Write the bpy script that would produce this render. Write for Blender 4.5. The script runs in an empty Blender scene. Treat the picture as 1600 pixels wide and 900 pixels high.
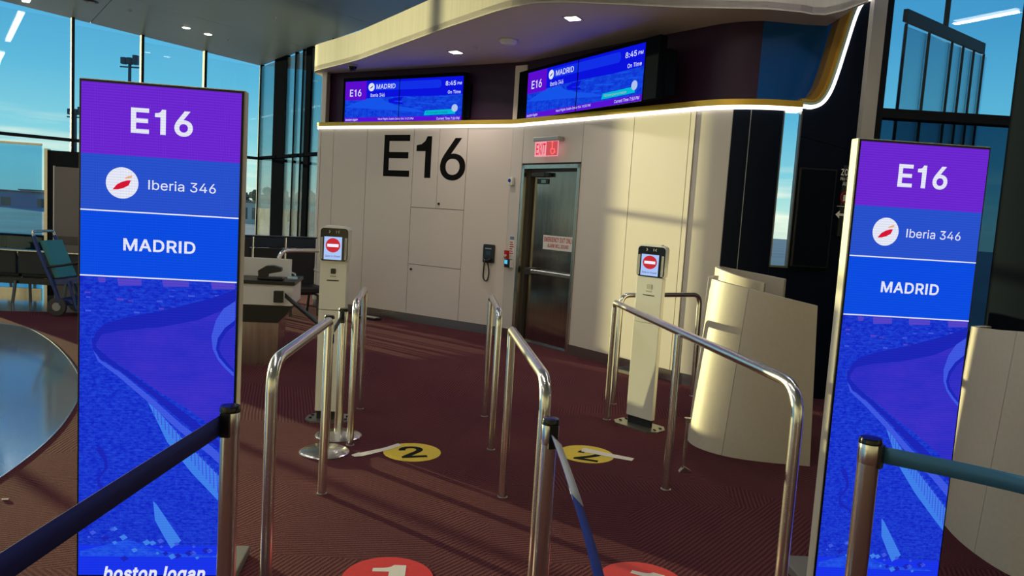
import bpy, bmesh, math, random, json
from mathutils import Vector, Matrix
from mathutils.geometry import delaunay_2d_cdt
from math import sin, cos, pi, radians, atan2, hypot
random.seed(4)
C = bpy.context.scene.collection
sc = bpy.context.scene

# ------------------------------------------------------------------ camera
F, H = 1155.0, 1.65
_d = Vector((46-800, -(12500-450), -F)).normalized()
_up = -_d
_f = Vector((0, 0, -1)); _f = (_f-_up*_f.dot(_up)).normalized()
_r = _f.cross(_up)
ROT = Matrix((_r, _f, _up))            # camera axes -> world
cam = bpy.data.cameras.new('camera'); cam.sensor_width = 36; cam.lens = F/1600*36; cam.clip_start = .05; cam.clip_end = 3000
co = bpy.data.objects.new('camera', cam); C.objects.link(co)
co.matrix_world = Matrix.Translation((0, 0, H)) @ ROT.to_4x4()
sc.camera = co

# ------------------------------------------------------------------ light and exposure
sc.view_settings.view_transform = 'Standard'; sc.view_settings.look = 'None'
sc.view_settings.gamma = 1; sc.view_settings.use_curve_mapping = False
sc.view_settings.exposure = 0.0
SUN_E, SUN_COL, SUN_EL = 8.6, (1, .88, .42), 4.2
SKY = 1.25
w = bpy.data.worlds.new('evening_sky'); sc.world = w; w.use_nodes = True
nt = w.node_tree; N = nt.nodes; L = nt.links; N.clear()
tc = N.new('ShaderNodeTexCoord'); sp = N.new('ShaderNodeSeparateXYZ'); L.new(tc.outputs['Generated'], sp.inputs[0])
rp = N.new('ShaderNodeValToRGB'); L.new(sp.outputs['Z'], rp.inputs[0])
els = rp.color_ramp.elements
for p, c in ((0, (.50, .66, .58)), (.03, (.42, .70, .66)), (.07, (.21, .56, .66)), (.14, (.10, .42, .63)), (.24, (.05, .29, .55)), (.6, (.02, .16, .48))):
    e = els.new(p) if p not in (0,) else els[0]
    e.position = p; e.color = (*c, 1)
els[-1].position = 1; els[-1].color = (.012, .10, .36, 1)
mp = N.new('ShaderNodeMapping'); mp.inputs['Scale'].default_value = (2.2, 2.2, 26); L.new(tc.outputs['Generated'], mp.inputs[0])
nz = N.new('ShaderNodeTexNoise'); nz.inputs['Scale'].default_value = 2.0; nz.inputs['Detail'].default_value = 7; L.new(mp.outputs[0], nz.inputs[0])
cr = N.new('ShaderNodeValToRGB'); cr.color_ramp.elements[0].position = .5; cr.color_ramp.elements[1].position = .68; L.new(nz.outputs[0], cr.inputs[0])
mk = N.new('ShaderNodeMapRange'); mk.inputs[1].default_value = .10; mk.inputs[2].default_value = .045; L.new(sp.outputs['Z'], mk.inputs[0])
mu = N.new('ShaderNodeMath'); mu.operation = 'MULTIPLY'; L.new(cr.outputs[0], mu.inputs[0]); L.new(mk.outputs[0], mu.inputs[1])
mx = N.new('ShaderNodeMix'); mx.data_type = 'RGBA'; L.new(mu.outputs[0], mx.inputs[0]); L.new(rp.outputs[0], mx.inputs[6]); mx.inputs[7].default_value = (.80, .86, .72, 1)
bg = N.new('ShaderNodeBackground'); bg.inputs[1].default_value = SKY; L.new(mx.outputs[2], bg.inputs[0])
wo = N.new('ShaderNodeOutputWorld'); L.new(bg.outputs[0], wo.inputs[0])
sl = bpy.data.lights.new('sun', 'SUN'); sl.energy = SUN_E; sl.color = SUN_COL; sl.angle = radians(.45)
so = bpy.data.objects.new('sun', sl); C.objects.link(so)
SD = Vector((.7955, -.606, -math.tan(radians(SUN_EL))))
so.rotation_euler = SD.to_track_quat('-Z', 'Y').to_euler(); so.location = (-20, 20, 8)
LAMP_W = 1.0

# ------------------------------------------------------------------ survey helpers
def ray(px, py): return ROT @ Vector((px-800, 450-py, -F))
def gnd(px, py, z=0.0):
    r = ray(px, py); t = (z-H)/r.z; return Vector((r.x*t, r.y*t, z))
class Frame:
    """local x along a wall, local y into it, z up; origin on the floor"""
    def __init__(s, ox, oy, rz): s.o = Vector((ox, oy)); s.rz = rz; s.u = Vector((cos(rz), sin(rz))); s.v = Vector((-sin(rz), cos(rz)))
    def w(s, x, y=0.0, z=0.0): p = s.o+s.u*x+s.v*y; return Vector((p.x, p.y, z))
    def px(s, a, b, y=0.0):
        r = ray(a, b); rv = r.x*s.v.x+r.y*s.v.y; t = (s.o.dot(s.v)+y)/rv
        return ((r.x*t-s.o.x)*s.u.x+(r.y*t-s.o.y)*s.u.y, H+r.z*t)

# ------------------------------------------------------------------ mesh helpers
class MB:
    def __init__(s): s.bm = bmesh.new()
    def box(s, x0, x1, y0, y1, z0, z1, bev=0, seg=2):
        if bev:
            b = bmesh.new(); vs = [b.verts.new((x, y, z)) for x in (x0, x1) for y in (y0, y1) for z in (z0, z1)]
            for f in ((0,1,3,2),(4,6,7,5),(0,4,5,1),(2,3,7,6),(0,2,6,4),(1,5,7,3)): b.faces.new([vs[i] for i in f])
            bmesh.ops.bevel(b, geom=b.edges[:], offset=bev, segments=seg, profile=.5, affect='EDGES')
            m = bpy.data.meshes.new('t'); b.to_mesh(m); b.free(); s.bm.from_mesh(m); bpy.data.meshes.remove(m); return s
        vs = [s.bm.verts.new((x, y, z)) for x in (x0, x1) for y in (y0, y1) for z in (z0, z1)]
        for f in ((0,1,3,2),(4,6,7,5),(0,4,5,1),(2,3,7,6),(0,2,6,4),(1,5,7,3)): s.bm.faces.new([vs[i] for i in f])
        return s
    def tube(s, pts, r, n=14, cap=True):
        pts = [Vector(p) for p in pts]; rings = []
        t0 = (pts[1]-pts[0]).normalized(); a = Vector((0, 0, 1)) if abs(t0.z) < .9 else Vector((1, 0, 0))
        nrm = (a-t0*a.dot(t0)).normalized()
        for i, p in enumerate(pts):
            if i == 0: t = t0
            elif i == len(pts)-1: t = (pts[i]-pts[i-1]).normalized()
            else: t = ((pts[i]-pts[i-1]).normalized()+(pts[i+1]-pts[i]).normalized()).normalized()
            nrm = (nrm-t*nrm.dot(t)).normalized(); b = t.cross(nrm)
            rr = r[i] if isinstance(r, (list, tuple)) else r
            rings.append([s.bm.verts.new(p+(nrm*cos(2*pi*k/n)+b*sin(2*pi*k/n))*rr) for k in range(n)])
        for A, B in zip(rings, rings[1:]):
            for k in range(n): s.bm.faces.new((A[k], A[(k+1) % n], B[(k+1) % n], B[k])).smooth = True
        if cap: s.bm.faces.new(rings[0][::-1]); s.bm.faces.new(rings[-1])
        return s
    def lathe(s, prof, cx=0, cy=0, n=32, axis='z', cz=0):
        rings = []
        for r, h in prof:
            ring = []
            for k in range(n):
                a = 2*pi*k/n
                if axis == 'z': p = (cx+r*cos(a), cy+r*sin(a), cz+h)
                else: p = (cx+r*cos(a), cy+h, cz+r*sin(a))
                ring.append(s.bm.verts.new(p))
            rings.append(ring)
        for A, B in zip(rings, rings[1:]):
            for k in range(n): s.bm.faces.new((A[k], A[(k+1) % n], B[(k+1) % n], B[k])).smooth = True
        s.bm.faces.new(rings[0][::-1]); s.bm.faces.new(rings[-1]); return s
    def prism(s, out, a, b, plane='xz'):
        """outline extruded: plane xz along y, xy along z, yz along x"""
        def P(u, v, h): return (u, h, v) if plane == 'xz' else ((u, v, h) if plane == 'xy' else (h, u, v))
        A = [s.bm.verts.new(P(u, v, a)) for u, v in out]; n = len(A)
        if a == b: s.bm.faces.new(A); return s
        B = [s.bm.verts.new(P(u, v, b)) for u, v in out]
        s.bm.faces.new(A[::-1]); s.bm.faces.new(B)
        for i in range(n): s.bm.faces.new((A[i], A[(i+1) % n], B[(i+1) % n], B[i]))
        return s
    def strip(s, P0, P1, smooth=True):
        """surface between two point rows"""
        A = [s.bm.verts.new(p) for p in P0]; B = [s.bm.verts.new(p) for p in P1]
        for i in range(len(A)-1): s.bm.faces.new((A[i], A[i+1], B[i+1], B[i])).smooth = smooth
        return s
    def ribbon(s, path, z0, z1, th, smooth=True):
        """vertical wall along a plan path, thickness th to the left of the walking direction; z0/z1 may be lists"""
        n = len(path); off = offset(path, th)
        za = z0 if isinstance(z0, (list, tuple)) else [z0]*n; zb = z1 if isinstance(z1, (list, tuple)) else [z1]*n
        rows = [[s.bm.verts.new((p[0], p[1], za[i])) for i, p in enumerate(path)], [s.bm.verts.new((p[0], p[1], zb[i])) for i, p in enumerate(path)],
                [s.bm.verts.new((p[0], p[1], zb[i])) for i, p in enumerate(off)], [s.bm.verts.new((p[0], p[1], za[i])) for i, p in enumerate(off)]]
        for k in range(4):
            A, B = rows[k], rows[(k+1) % 4]
            for i in range(n-1): s.bm.faces.new((A[i], A[i+1], B[i+1], B[i])).smooth = smooth and k in (0, 2)
        for i in (0, n-1): s.bm.faces.new([r[i] for r in rows])
        return s
    def disc(s, cx, cy, z, rx, ry=None, n=48, th=0.001):
        ry = ry or rx
        return s.prism([(cx+rx*cos(2*pi*k/n), cy+ry*sin(2*pi*k/n)) for k in range(n)], z, z+th, 'xy')
    def mesh(s, name):
        bmesh.ops.recalc_face_normals(s.bm, faces=s.bm.faces[:])
        m = bpy.data.meshes.new(name); s.bm.to_mesh(m); s.bm.free(); return m
    def build(s, name, mat, parent=None, loc=(0, 0, 0), rz=0):
        m = s.mesh(name); o = bpy.data.objects.new(name, m); C.objects.link(o)
        if mat: m.materials.append(mat)
        o.location = loc; o.rotation_euler = (0, 0, rz)
        if parent: o.parent = parent
        if any(p.use_smooth for p in m.polygons):
            try: m.set_sharp_from_angle(angle=radians(38))
            except Exception: pass
        return o
def offset(path, d):
    n = len(path); out = []
    for i, p in enumerate(path):
        p = Vector(p[:2]); dirs = []
        if i > 0: dirs.append((p-Vector(path[i-1][:2])).normalized())
        if i < n-1: dirs.append((Vector(path[i+1][:2])-p).normalized())
        t = sum(dirs, Vector((0, 0))).normalized(); nn = Vector((-t.y, t.x))
        k = 1/max(.4, nn.dot(Vector((-dirs[0].y, dirs[0].x))))
        out.append(tuple(p+nn*d*k))
    return out
def arc(cx, cy, r, a0, a1, n=10): return [(cx+r*cos(a0+(a1-a0)*i/n), cy+r*sin(a0+(a1-a0)*i/n)) for i in range(n+1)]
def smooth_path(pts, n=8):
    """Catmull-Rom through points"""
    P = [Vector(p) for p in pts]; P = [P[0]*2-P[1]]+P+[P[-1]*2-P[-2]]; out = []
    for i in range(1, len(P)-2):
        for k in range(n):
            t = k/n; a, b, c, d = P[i-1:i+3]
            out.append(tuple(.5*((2*b)+(c-a)*t+(2*a-5*b+4*c-d)*t*t+(3*b-a-3*c+d)*t**3)))
    out.append(tuple(P[-2])); return out
def bend(pts, rad, n=8):
    """polyline with rounded corners"""
    P = [Vector(p) for p in pts]; out = [P[0]]
    rads = rad if isinstance(rad, (list, tuple)) else [rad]*(len(P)-2)
    for i in range(1, len(P)-1):
        a = (P[i-1]-P[i]).normalized(); b = (P[i+1]-P[i]).normalized(); r = rads[i-1]
        s0 = P[i]+a*r; s1 = P[i]+b*r
        for k in range(n+1):
            t = k/n; out.append(s0*(1-t)**2+P[i]*2*t*(1-t)+s1*t*t)
    out.append(P[-1]); return out
def rrect(x0, x1, z0, z1, r, n=5):
    o = []
    for cx, cz, a in ((x1-r, z1-r, 0), (x0+r, z1-r, pi/2), (x0+r, z0+r, pi), (x1-r, z0+r, 3*pi/2)):
        o += [(cx+r*cos(a+pi/2*k/n), cz+r*sin(a+pi/2*k/n)) for k in range(n+1)]
    return o
def circ(cx, cz, r, n=40): return [(cx+r*cos(2*pi*k/n), cz+r*sin(2*pi*k/n)) for k in range(n)]

def thing(name, label, cat, loc=(0, 0, 0), rz=0, group=None):
    o = bpy.data.objects.new(name, None); C.objects.link(o); o.empty_display_size = .1
    o.location = loc; o.rotation_euler = (0, 0, rz); return tag(o, label, cat, group)
def tag(o, label, cat, group=None, kind=None):
    o['label'] = label; o['category'] = cat
    if group: o['group'] = group
    if kind: o['kind'] = kind
    return o
def part_label(o, l): o['label'] = l; return o
def struct(o): o['kind'] = 'structure'; return o
def sempty(name, loc=(0, 0, 0), rz=0):
    o = bpy.data.objects.new(name, None); C.objects.link(o); o.location = loc; o.rotation_euler = (0, 0, rz); o['kind'] = 'structure'; return o

# letter outlines (advance, contours) in thousandths of an em
GLYPH = json.loads(''.join(['{"-":[453,[[[337,244],[337,188],[114,188],[114,244]]]],"0":[453,[[[227,-7],[199,-5],[174,1],[151,11],[130,24],[111,41],[95,62],[80,86],[69,113],[60,144],[53,178],[49,214],[48,254],[49,294],[53,330],[60,364],[69,395],[81,422],[95,447],[112,467],[130,484],[151,498],[174,508],[200,514],[227,516],[254,514],[279,508],[302,498],[323,484],[342,467],[358,447],[372,422],[384,395],[393,364],[400,330],[404,294],[405,254],[404,214],[400,178],[393,144],[384,113],[373,86],[359,62],[342,41],[323,24],[302,11],[279,1],[254,-5]],[[227,50],[245,51],[261,56],[276,63],[290,74],[303,87],[313,103],[323,122],[330,144],[336,168],[340,194],[343,223],[344,254],[343,285],[340,314],[336,341],[330,365],[323,387],[313,405],[303,422],[290,435],[276,446],[261,453],[245,458],[227,460],[209,458],[192,453],[177,446],[163,435],[151,422],[140,405],[131,387],[123,365],[117,341],[113,314],[110,285],[109,254],[110,223],[113,194',
 '],[117,168],[123,144],[131,122],[140,103],[151,87],[163,74],[177,63],[192,56],[209,51]]]],"1":[453,[[[76,0],[76,55],[391,55],[391,0]],[[276,509],[276,0],[212,0],[212,448],[209,448],[86,358],[86,427],[198,509]]]],"2":[453,[[[64,0],[64,47],[234,229],[248,243],[261,257],[272,270],[282,282],[291,294],[299,305],[305,316],[311,327],[315,337],[318,348],[320,360],[320,371],[319,385],[317,397],[313,408],[308,419],[301,428],[293,436],[283,443],[273,449],[262,454],[250,457],[237,459],[224,460],[209,459],[196,457],[184,453],[172,447],[162,441],[153,433],[145,424],[139,413],[134,402],[130,390],[128,376],[127,362],[66,362],[67,384],[71,405],[77,424],[86,442],[98,459],[111,473],[126,486],[143,496],[162,505],[182,511],[203,514],[225,516],[247,514],[268,511],[288,505],[306,497],[323,486],[337,474],[350,461],[361,445],[370,428],[376,411],[380,392],[381,372],[380,358],[378,345],[375,331],[371,318],[365,304',
 '],[357,290],[347,275],[336,259],[322,241],[306,223],[288,202],[267,180],[153,60],[153,57],[389,57],[389,0]]]],"3":[453,[[[218,-7],[195,-6],[173,-3],[152,2],[133,10],[114,19],[98,30],[83,43],[70,57],[60,74],[52,91],[46,111],[44,132],[109,132],[111,119],[115,107],[120,97],[126,87],[134,78],[144,71],[154,64],[165,59],[178,55],[191,52],[204,50],[219,50],[234,51],[248,53],[262,56],[275,61],[287,67],[297,74],[307,83],[315,93],[321,104],[325,116],[328,130],[329,145],[328,158],[326,172],[322,184],[316,196],[308,207],[299,217],[288,226],[275,234],[260,240],[242,244],[223,247],[201,248],[157,248],[157,299],[288,448],[288,452],[70,452],[70,509],[372,509],[372,461],[211,278],[211,289],[239,290],[264,288],[287,284],[308,276],[327,265],[344,253],[359,239],[371,222],[381,205],[387,186],[392,166],[393,145],[392,123],[387,103],[380,84],[370,66],[358,50],[344,36],[327,23],[309,12],[288,4],[266,-2],[243,-6',
 ']]]],"4":[453,[[[40,105],[40,158],[247,509],[311,509],[109,166],[109,163],[413,163],[413,105]],[[282,0],[282,121],[282,146],[282,318],[343,318],[343,0]]]],"5":[453,[[[221,-7],[199,-6],[178,-2],[159,3],[140,11],[123,21],[108,32],[94,45],[83,60],[73,76],[66,93],[62,111],[60,130],[122,130],[124,119],[127,108],[132,98],[138,89],[145,80],[154,73],[163,66],[173,60],[184,56],[196,52],[208,50],[221,50],[236,51],[250,53],[264,58],[276,64],[288,72],[298,82],[307,92],[314,104],[320,117],[324,131],[327,146],[328,162],[327,178],[324,193],[320,208],[314,221],[306,233],[297,244],[286,254],[275,262],[262,269],[248,273],[233,276],[218,277],[205,276],[192,275],[180,272],[167,268],[156,264],[145,258],[136,252],[128,246],[67,253],[96,509],[366,509],[366,452],[151,452],[134,301],[136,301],[145,308],[155,315],[166,320],[178,325],[190,329],[203,331],[216,333],[229,334],[247,333],[263,330],[279,326],[294,321],[',
 '308,314],[321,306],[334,296],[345,285],[355,273],[364,260],[372,246],[379,231],[384,215],[388,199],[390,181],[391,163],[390,139],[385,117],[379,95],[369,76],[357,57],[343,41],[327,27],[309,15],[289,6],[268,-1],[245,-5]]]],"6":[453,[[[226,-7],[203,-5],[182,-1],[161,5],[142,15],[125,26],[109,40],[96,56],[84,74],[75,94],[69,115],[65,138],[64,162],[65,180],[68,199],[73,219],[80,239],[89,261],[102,285],[118,311],[137,340],[252,509],[322,509],[151,261],[145,261],[149,268],[154,275],[159,281],[165,288],[172,293],[179,299],[187,303],[196,307],[205,310],[214,312],[224,314],[235,314],[257,313],[278,309],[298,303],[316,295],[332,284],[346,271],[359,257],[370,240],[378,221],[384,201],[388,180],[389,157],[388,134],[384,112],[377,92],[368,73],[356,55],[343,39],[327,26],[310,14],[291,5],[271,-2],[249,-6]],[[226,48],[241,49],[254,52],[267,56],[279,63],[289,70],[299,79],[307,90],[314,101],[320,114],[324,',
 '128],[327,142],[327,157],[327,173],[324,187],[320,201],[314,213],[307,225],[299,235],[289,244],[279,251],[267,258],[254,262],[241,264],[226,265],[212,264],[198,262],[186,258],[174,252],[163,244],[153,235],[145,225],[138,214],[132,201],[128,188],[126,174],[125,158],[126,143],[128,128],[132,114],[138,102],[145,90],[153,79],[163,70],[174,63],[186,56],[198,52],[212,49]]]],"7":[453,[[[97,0],[323,448],[323,452],[62,452],[62,509],[391,509],[391,449],[165,0]]]],"8":[453,[[[226,-7],[201,-6],[178,-2],[156,3],[136,11],[117,21],[101,33],[86,47],[74,62],[64,78],[57,96],[53,115],[52,135],[53,151],[55,166],[59,181],[65,195],[72,208],[81,220],[90,231],[101,241],[113,249],[125,256],[139,261],[153,265],[153,267],[135,273],[119,282],[105,293],[93,308],[83,324],[76,342],[72,360],[70,380],[72,399],[75,417],[82,434],[90,450],[101,464],[114,477],[129,488],[146,498],[164,506],[184,511],[204,514],[226,516],[248,',
 '514],[269,511],[288,506],[306,498],[323,488],[337,477],[350,464],[361,450],[370,434],[377,417],[380,399],[382,380],[380,361],[376,342],[369,324],[359,308],[347,293],[333,282],[318,273],[300,267],[300,265],[314,261],[327,256],[339,249],[351,241],[362,231],[372,220],[380,208],[387,195],[393,181],[397,166],[400,151],[401,135],[399,115],[395,96],[388,78],[378,62],[366,47],[352,33],[335,21],[317,11],[296,3],[275,-2],[251,-6]],[[226,49],[243,50],[258,52],[272,55],[285,60],[296,66],[307,74],[315,82],[323,91],[329,102],[333,113],[336,126],[337,139],[336,152],[333,165],[329,177],[322,189],[314,199],[305,208],[295,216],[283,223],[270,228],[256,232],[242,234],[226,235],[211,234],[196,232],[182,228],[169,223],[157,216],[147,208],[138,199],[130,189],[123,177],[119,165],[116,152],[115,139],[116,126],[119,113],[123,102],[129,91],[136,82],[145,74],[156,66],[167,60],[180,55],[195,52],[210,50]],[[226,290]',
 ',[239,290],[252,292],[263,296],[274,300],[284,306],[293,313],[300,321],[307,330],[312,341],[316,351],[318,363],[319,376],[318,388],[316,399],[313,410],[308,420],[301,429],[294,437],[285,444],[275,449],[264,454],[252,457],[240,459],[226,460],[213,459],[200,457],[188,454],[177,449],[167,444],[159,437],[151,429],[145,420],[139,410],[136,399],[134,388],[133,376],[134,363],[136,351],[139,341],[145,330],[151,321],[159,313],[168,306],[178,300],[189,296],[201,292],[213,290]]]],":":[188,[[[95,-4],[86,-4],[78,-1],[70,3],[63,9],[57,16],[53,24],[50,32],[50,41],[50,50],[53,59],[57,66],[63,73],[70,79],[78,83],[86,86],[95,87],[104,86],[113,83],[121,79],[128,73],[134,66],[138,59],[140,50],[141,41],[140,32],[138,24],[134,16],[128,9],[121,3],[113,-1],[104,-4]],[[95,271],[86,272],[78,274],[70,278],[63,284],[57,291],[53,299],[50,307],[50,316],[50,325],[53,334],[57,342],[63,349],[70,354],[78,359],[86,361],[9',
 '5,362],[104,361],[113,359],[121,354],[128,349],[134,342],[138,334],[140,325],[141,316],[140,307],[138,299],[134,291],[128,284],[121,278],[113,274],[104,272]]]],"A":[480,[[[16,0],[201,509],[276,509],[463,0],[395,0],[287,302],[282,317],[276,334],[270,352],[264,372],[257,394],[250,420],[241,447],[232,478],[245,478],[236,447],[228,419],[220,393],[213,371],[206,351],[201,333],[195,317],[191,302],[85,0]],[[110,142],[110,199],[370,199],[370,142]]]],"C":[510,[[[267,-7],[235,-5],[205,1],[177,11],[150,25],[126,42],[104,63],[86,88],[70,115],[57,146],[48,179],[42,215],[40,254],[42,293],[48,329],[57,362],[70,393],[86,421],[104,445],[126,466],[150,484],[177,498],[205,508],[235,514],[267,516],[286,515],[305,513],[323,509],[340,504],[357,498],[373,490],[388,481],[402,471],[415,460],[427,447],[438,433],[448,418],[456,402],[463,385],[469,367],[473,348],[408,348],[405,361],[401,373],[395,384],[389,395],[38',
 '2,404],[375,413],[366,421],[357,428],[348,435],[337,440],[327,445],[315,449],[304,452],[292,454],[280,455],[267,456],[245,454],[223,450],[203,443],[184,432],[166,419],[150,403],[137,385],[125,364],[116,340],[109,314],[105,285],[103,254],[105,223],[109,194],[116,168],[125,145],[137,123],[151,105],[166,89],[184,76],[203,66],[223,59],[245,54],[267,53],[280,53],[292,55],[304,57],[315,60],[327,64],[337,69],[348,74],[357,81],[366,88],[375,96],[382,105],[389,114],[395,125],[401,136],[405,148],[408,160],[473,160],[469,142],[463,124],[457,107],[448,91],[438,76],[428,62],[416,49],[402,38],[388,28],[373,19],[357,11],[341,5],[323,0],[305,-4],[286,-6]]]],"D":[503,[[[219,0],[96,0],[96,57],[215,57],[244,58],[272,63],[296,70],[318,81],[337,94],[354,110],[368,128],[379,149],[388,172],[394,198],[398,226],[399,255],[398,285],[394,312],[388,337],[379,361],[368,381],[354,399],[338,415],[320,428],[299,438],[2',
 '75,446],[249,450],[221,452],[93,452],[93,509],[225,509],[261,507],[294,501],[325,492],[353,478],[377,461],[399,441],[418,418],[433,391],[446,361],[455,329],[460,293],[462,255],[460,217],[455,181],[446,149],[433,119],[417,92],[398,68],[376,48],[351,31],[322,17],[291,8],[256,2]],[[125,509],[125,0],[60,0],[60,509]]]],"E":[419,[[[60,0],[60,509],[372,509],[372,452],[125,452],[125,286],[355,286],[355,229],[125,229],[125,57],[375,57],[375,0]]]],"F":[410,[[[60,0],[60,509],[369,509],[369,452],[125,452],[125,278],[346,278],[346,221],[125,221],[125,0]]]],"G":[521,[[[269,-7],[236,-5],[205,1],[176,11],[149,25],[125,43],[104,64],[85,88],[69,116],[57,146],[47,179],[42,215],[40,254],[42,293],[47,329],[57,362],[69,393],[85,421],[103,445],[125,466],[149,484],[175,498],[203,508],[233,514],[265,516],[285,515],[304,513],[322,509],[340,504],[358,497],[374,489],[389,480],[403,469],[416,458],[429,445],[439,431]',
 ',[449,416],[458,401],[465,384],[470,367],[474,349],[408,349],[404,361],[399,372],[393,383],[387,393],[380,403],[373,411],[365,420],[356,427],[347,434],[337,439],[326,444],[315,448],[304,452],[291,454],[279,455],[265,456],[243,454],[222,450],[202,443],[183,432],[166,419],[150,404],[137,385],[125,364],[116,340],[109,314],[105,285],[103,254],[105,223],[109,194],[116,168],[125,145],[137,124],[151,105],[166,90],[184,76],[203,66],[224,59],[246,54],[269,53],[290,54],[309,57],[328,63],[345,71],[360,81],[374,93],[386,107],[396,123],[404,141],[410,160],[414,180],[415,202],[434,199],[283,199],[283,256],[478,256],[478,200],[476,170],[471,141],[463,115],[451,91],[436,69],[419,50],[399,33],[377,19],[352,8],[326,0],[298,-5]]]],"I":[301,[[[31,0],[31,57],[118,57],[118,452],[31,452],[31,509],[269,509],[269,452],[183,452],[183,57],[269,57],[269,0]]]],"L":[393,[[[60,0],[60,509],[125,509],[125,57],[361,57],[',
 '361,0]]]],"M":[629,[[[60,0],[60,509],[152,509],[277,187],[287,159],[299,123],[311,84],[322,49],[307,49],[318,83],[330,121],[342,158],[352,187],[476,509],[568,509],[568,0],[504,0],[504,291],[504,327],[505,369],[506,413],[507,457],[513,457],[509,445],[505,433],[502,421],[498,409],[482,363],[467,322],[456,291],[342,0],[286,0],[170,291],[159,321],[145,361],[129,408],[112,457],[119,457],[120,416],[121,372],[122,328],[122,291],[122,0]]]],"N":[524,[[[60,0],[60,509],[136,509],[343,183],[347,176],[352,169],[357,160],[363,151],[369,141],[375,130],[381,119],[388,107],[394,94],[401,82],[407,68],[414,55],[405,54],[403,68],[402,81],[401,95],[401,108],[400,121],[400,134],[399,146],[399,157],[399,195],[399,509],[463,509],[463,0],[387,0],[202,290],[177,331],[171,342],[164,354],[156,367],[148,381],[108,452],[119,454],[122,384],[124,328],[125,291],[125,0]]]],"O":[534,[[[267,-7],[235,-5],[205,1],[177,11],[1',
 '50,25],[126,42],[105,63],[86,88],[70,115],[57,146],[48,179],[42,215],[40,254],[42,293],[48,329],[57,362],[70,393],[86,421],[105,445],[126,466],[150,484],[177,498],[205,508],[235,514],[267,516],[299,514],[329,508],[357,498],[384,484],[408,466],[429,445],[448,421],[464,393],[477,362],[486,329],[491,293],[493,254],[491,215],[486,179],[477,146],[464,115],[448,88],[429,63],[408,42],[384,25],[357,11],[329,1],[299,-5]],[[267,53],[289,54],[310,59],[330,66],[349,76],[367,89],[383,105],[396,123],[408,144],[418,168],[425,194],[429,223],[430,254],[429,286],[425,314],[418,341],[408,365],[396,386],[383,404],[367,420],[349,433],[330,443],[310,450],[289,454],[267,456],[245,454],[223,450],[203,443],[184,433],[167,420],[151,404],[137,385],[125,364],[116,340],[109,314],[105,285],[103,254],[105,223],[109,194],[116,168],[125,144],[137,123],[151,105],[167,89],[184,76],[203,66],[223,59],[245,54]]]],"P":[445,[[',
 '[60,0],[60,509],[235,509],[263,507],[289,503],[312,497],[332,487],[350,476],[366,462],[379,447],[390,430],[398,411],[404,391],[407,370],[409,348],[407,325],[404,304],[398,284],[390,265],[379,248],[366,233],[350,219],[332,207],[312,198],[289,191],[263,187],[235,186],[109,186],[109,242],[233,242],[252,243],[269,246],[284,250],[297,256],[308,264],[318,272],[327,282],[333,294],[338,306],[342,319],[344,333],[344,348],[344,362],[342,376],[338,389],[333,402],[326,413],[318,423],[308,431],[297,439],[284,444],[268,449],[251,451],[232,452],[125,452],[125,0]]]],"R":[449,[[[60,0],[60,509],[236,509],[264,507],[290,504],[313,497],[333,489],[351,478],[367,465],[380,450],[390,433],[399,415],[405,395],[408,374],[409,352],[408,330],[405,309],[399,290],[390,271],[380,255],[367,240],[351,228],[333,217],[312,209],[289,203],[264,199],[236,198],[96,198],[96,255],[234,255],[252,256],[269,258],[284,262],[298,267',
 '],[309,273],[319,281],[327,290],[334,300],[339,312],[342,324],[344,338],[345,352],[344,367],[342,380],[339,393],[334,405],[327,415],[319,425],[309,433],[298,440],[284,445],[269,449],[252,451],[233,452],[125,452],[125,0]],[[353,0],[230,229],[303,229],[428,0]]]],"S":[447,[[[224,-9],[197,-8],[172,-4],[149,1],[128,9],[108,19],[91,31],[76,45],[64,60],[54,77],[46,96],[41,115],[38,137],[104,137],[107,123],[110,110],[116,98],[123,88],[132,79],[142,71],[154,64],[166,59],[180,55],[194,52],[209,50],[224,49],[241,50],[257,52],[272,55],[286,60],[299,66],[311,74],[321,82],[329,92],[336,102],[341,114],[345,126],[346,139],[345,151],[342,161],[338,171],[332,179],[325,186],[316,193],[307,199],[296,205],[284,209],[272,214],[259,218],[245,222],[184,239],[154,249],[128,260],[105,274],[86,289],[71,307],[60,326],[54,348],[52,372],[53,393],[58,413],[65,431],[75,448],[87,463],[102,476],[119,488],[138,498],[158,5',
 '06],[180,511],[203,514],[227,516],[252,514],[275,511],[296,505],[316,498],[334,488],[351,476],[365,463],[377,449],[387,433],[394,415],[399,397],[401,378],[337,378],[334,396],[326,412],[316,426],[302,437],[286,447],[267,453],[247,457],[225,459],[209,458],[194,456],[180,452],[167,448],[156,442],[145,435],[136,427],[129,418],[123,409],[118,398],[116,387],[115,376],[116,363],[119,352],[124,342],[131,334],[139,326],[148,319],[158,313],[169,308],[180,304],[191,300],[202,296],[212,293],[264,279],[276,276],[287,272],[299,268],[312,264],[324,258],[336,252],[347,245],[359,238],[369,229],[379,220],[387,209],[395,198],[401,185],[405,171],[407,155],[408,139],[407,118],[403,99],[396,81],[386,64],[374,48],[360,34],[343,21],[323,11],[302,2],[278,-4],[252,-8]]]],"T":[449,[[[32,452],[32,509],[417,509],[417,452],[257,452],[257,0],[193,0],[193,452]]]],"U":[518,[[[259,-8],[230,-7],[203,-2],[177,5],[154,15],[',
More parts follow.
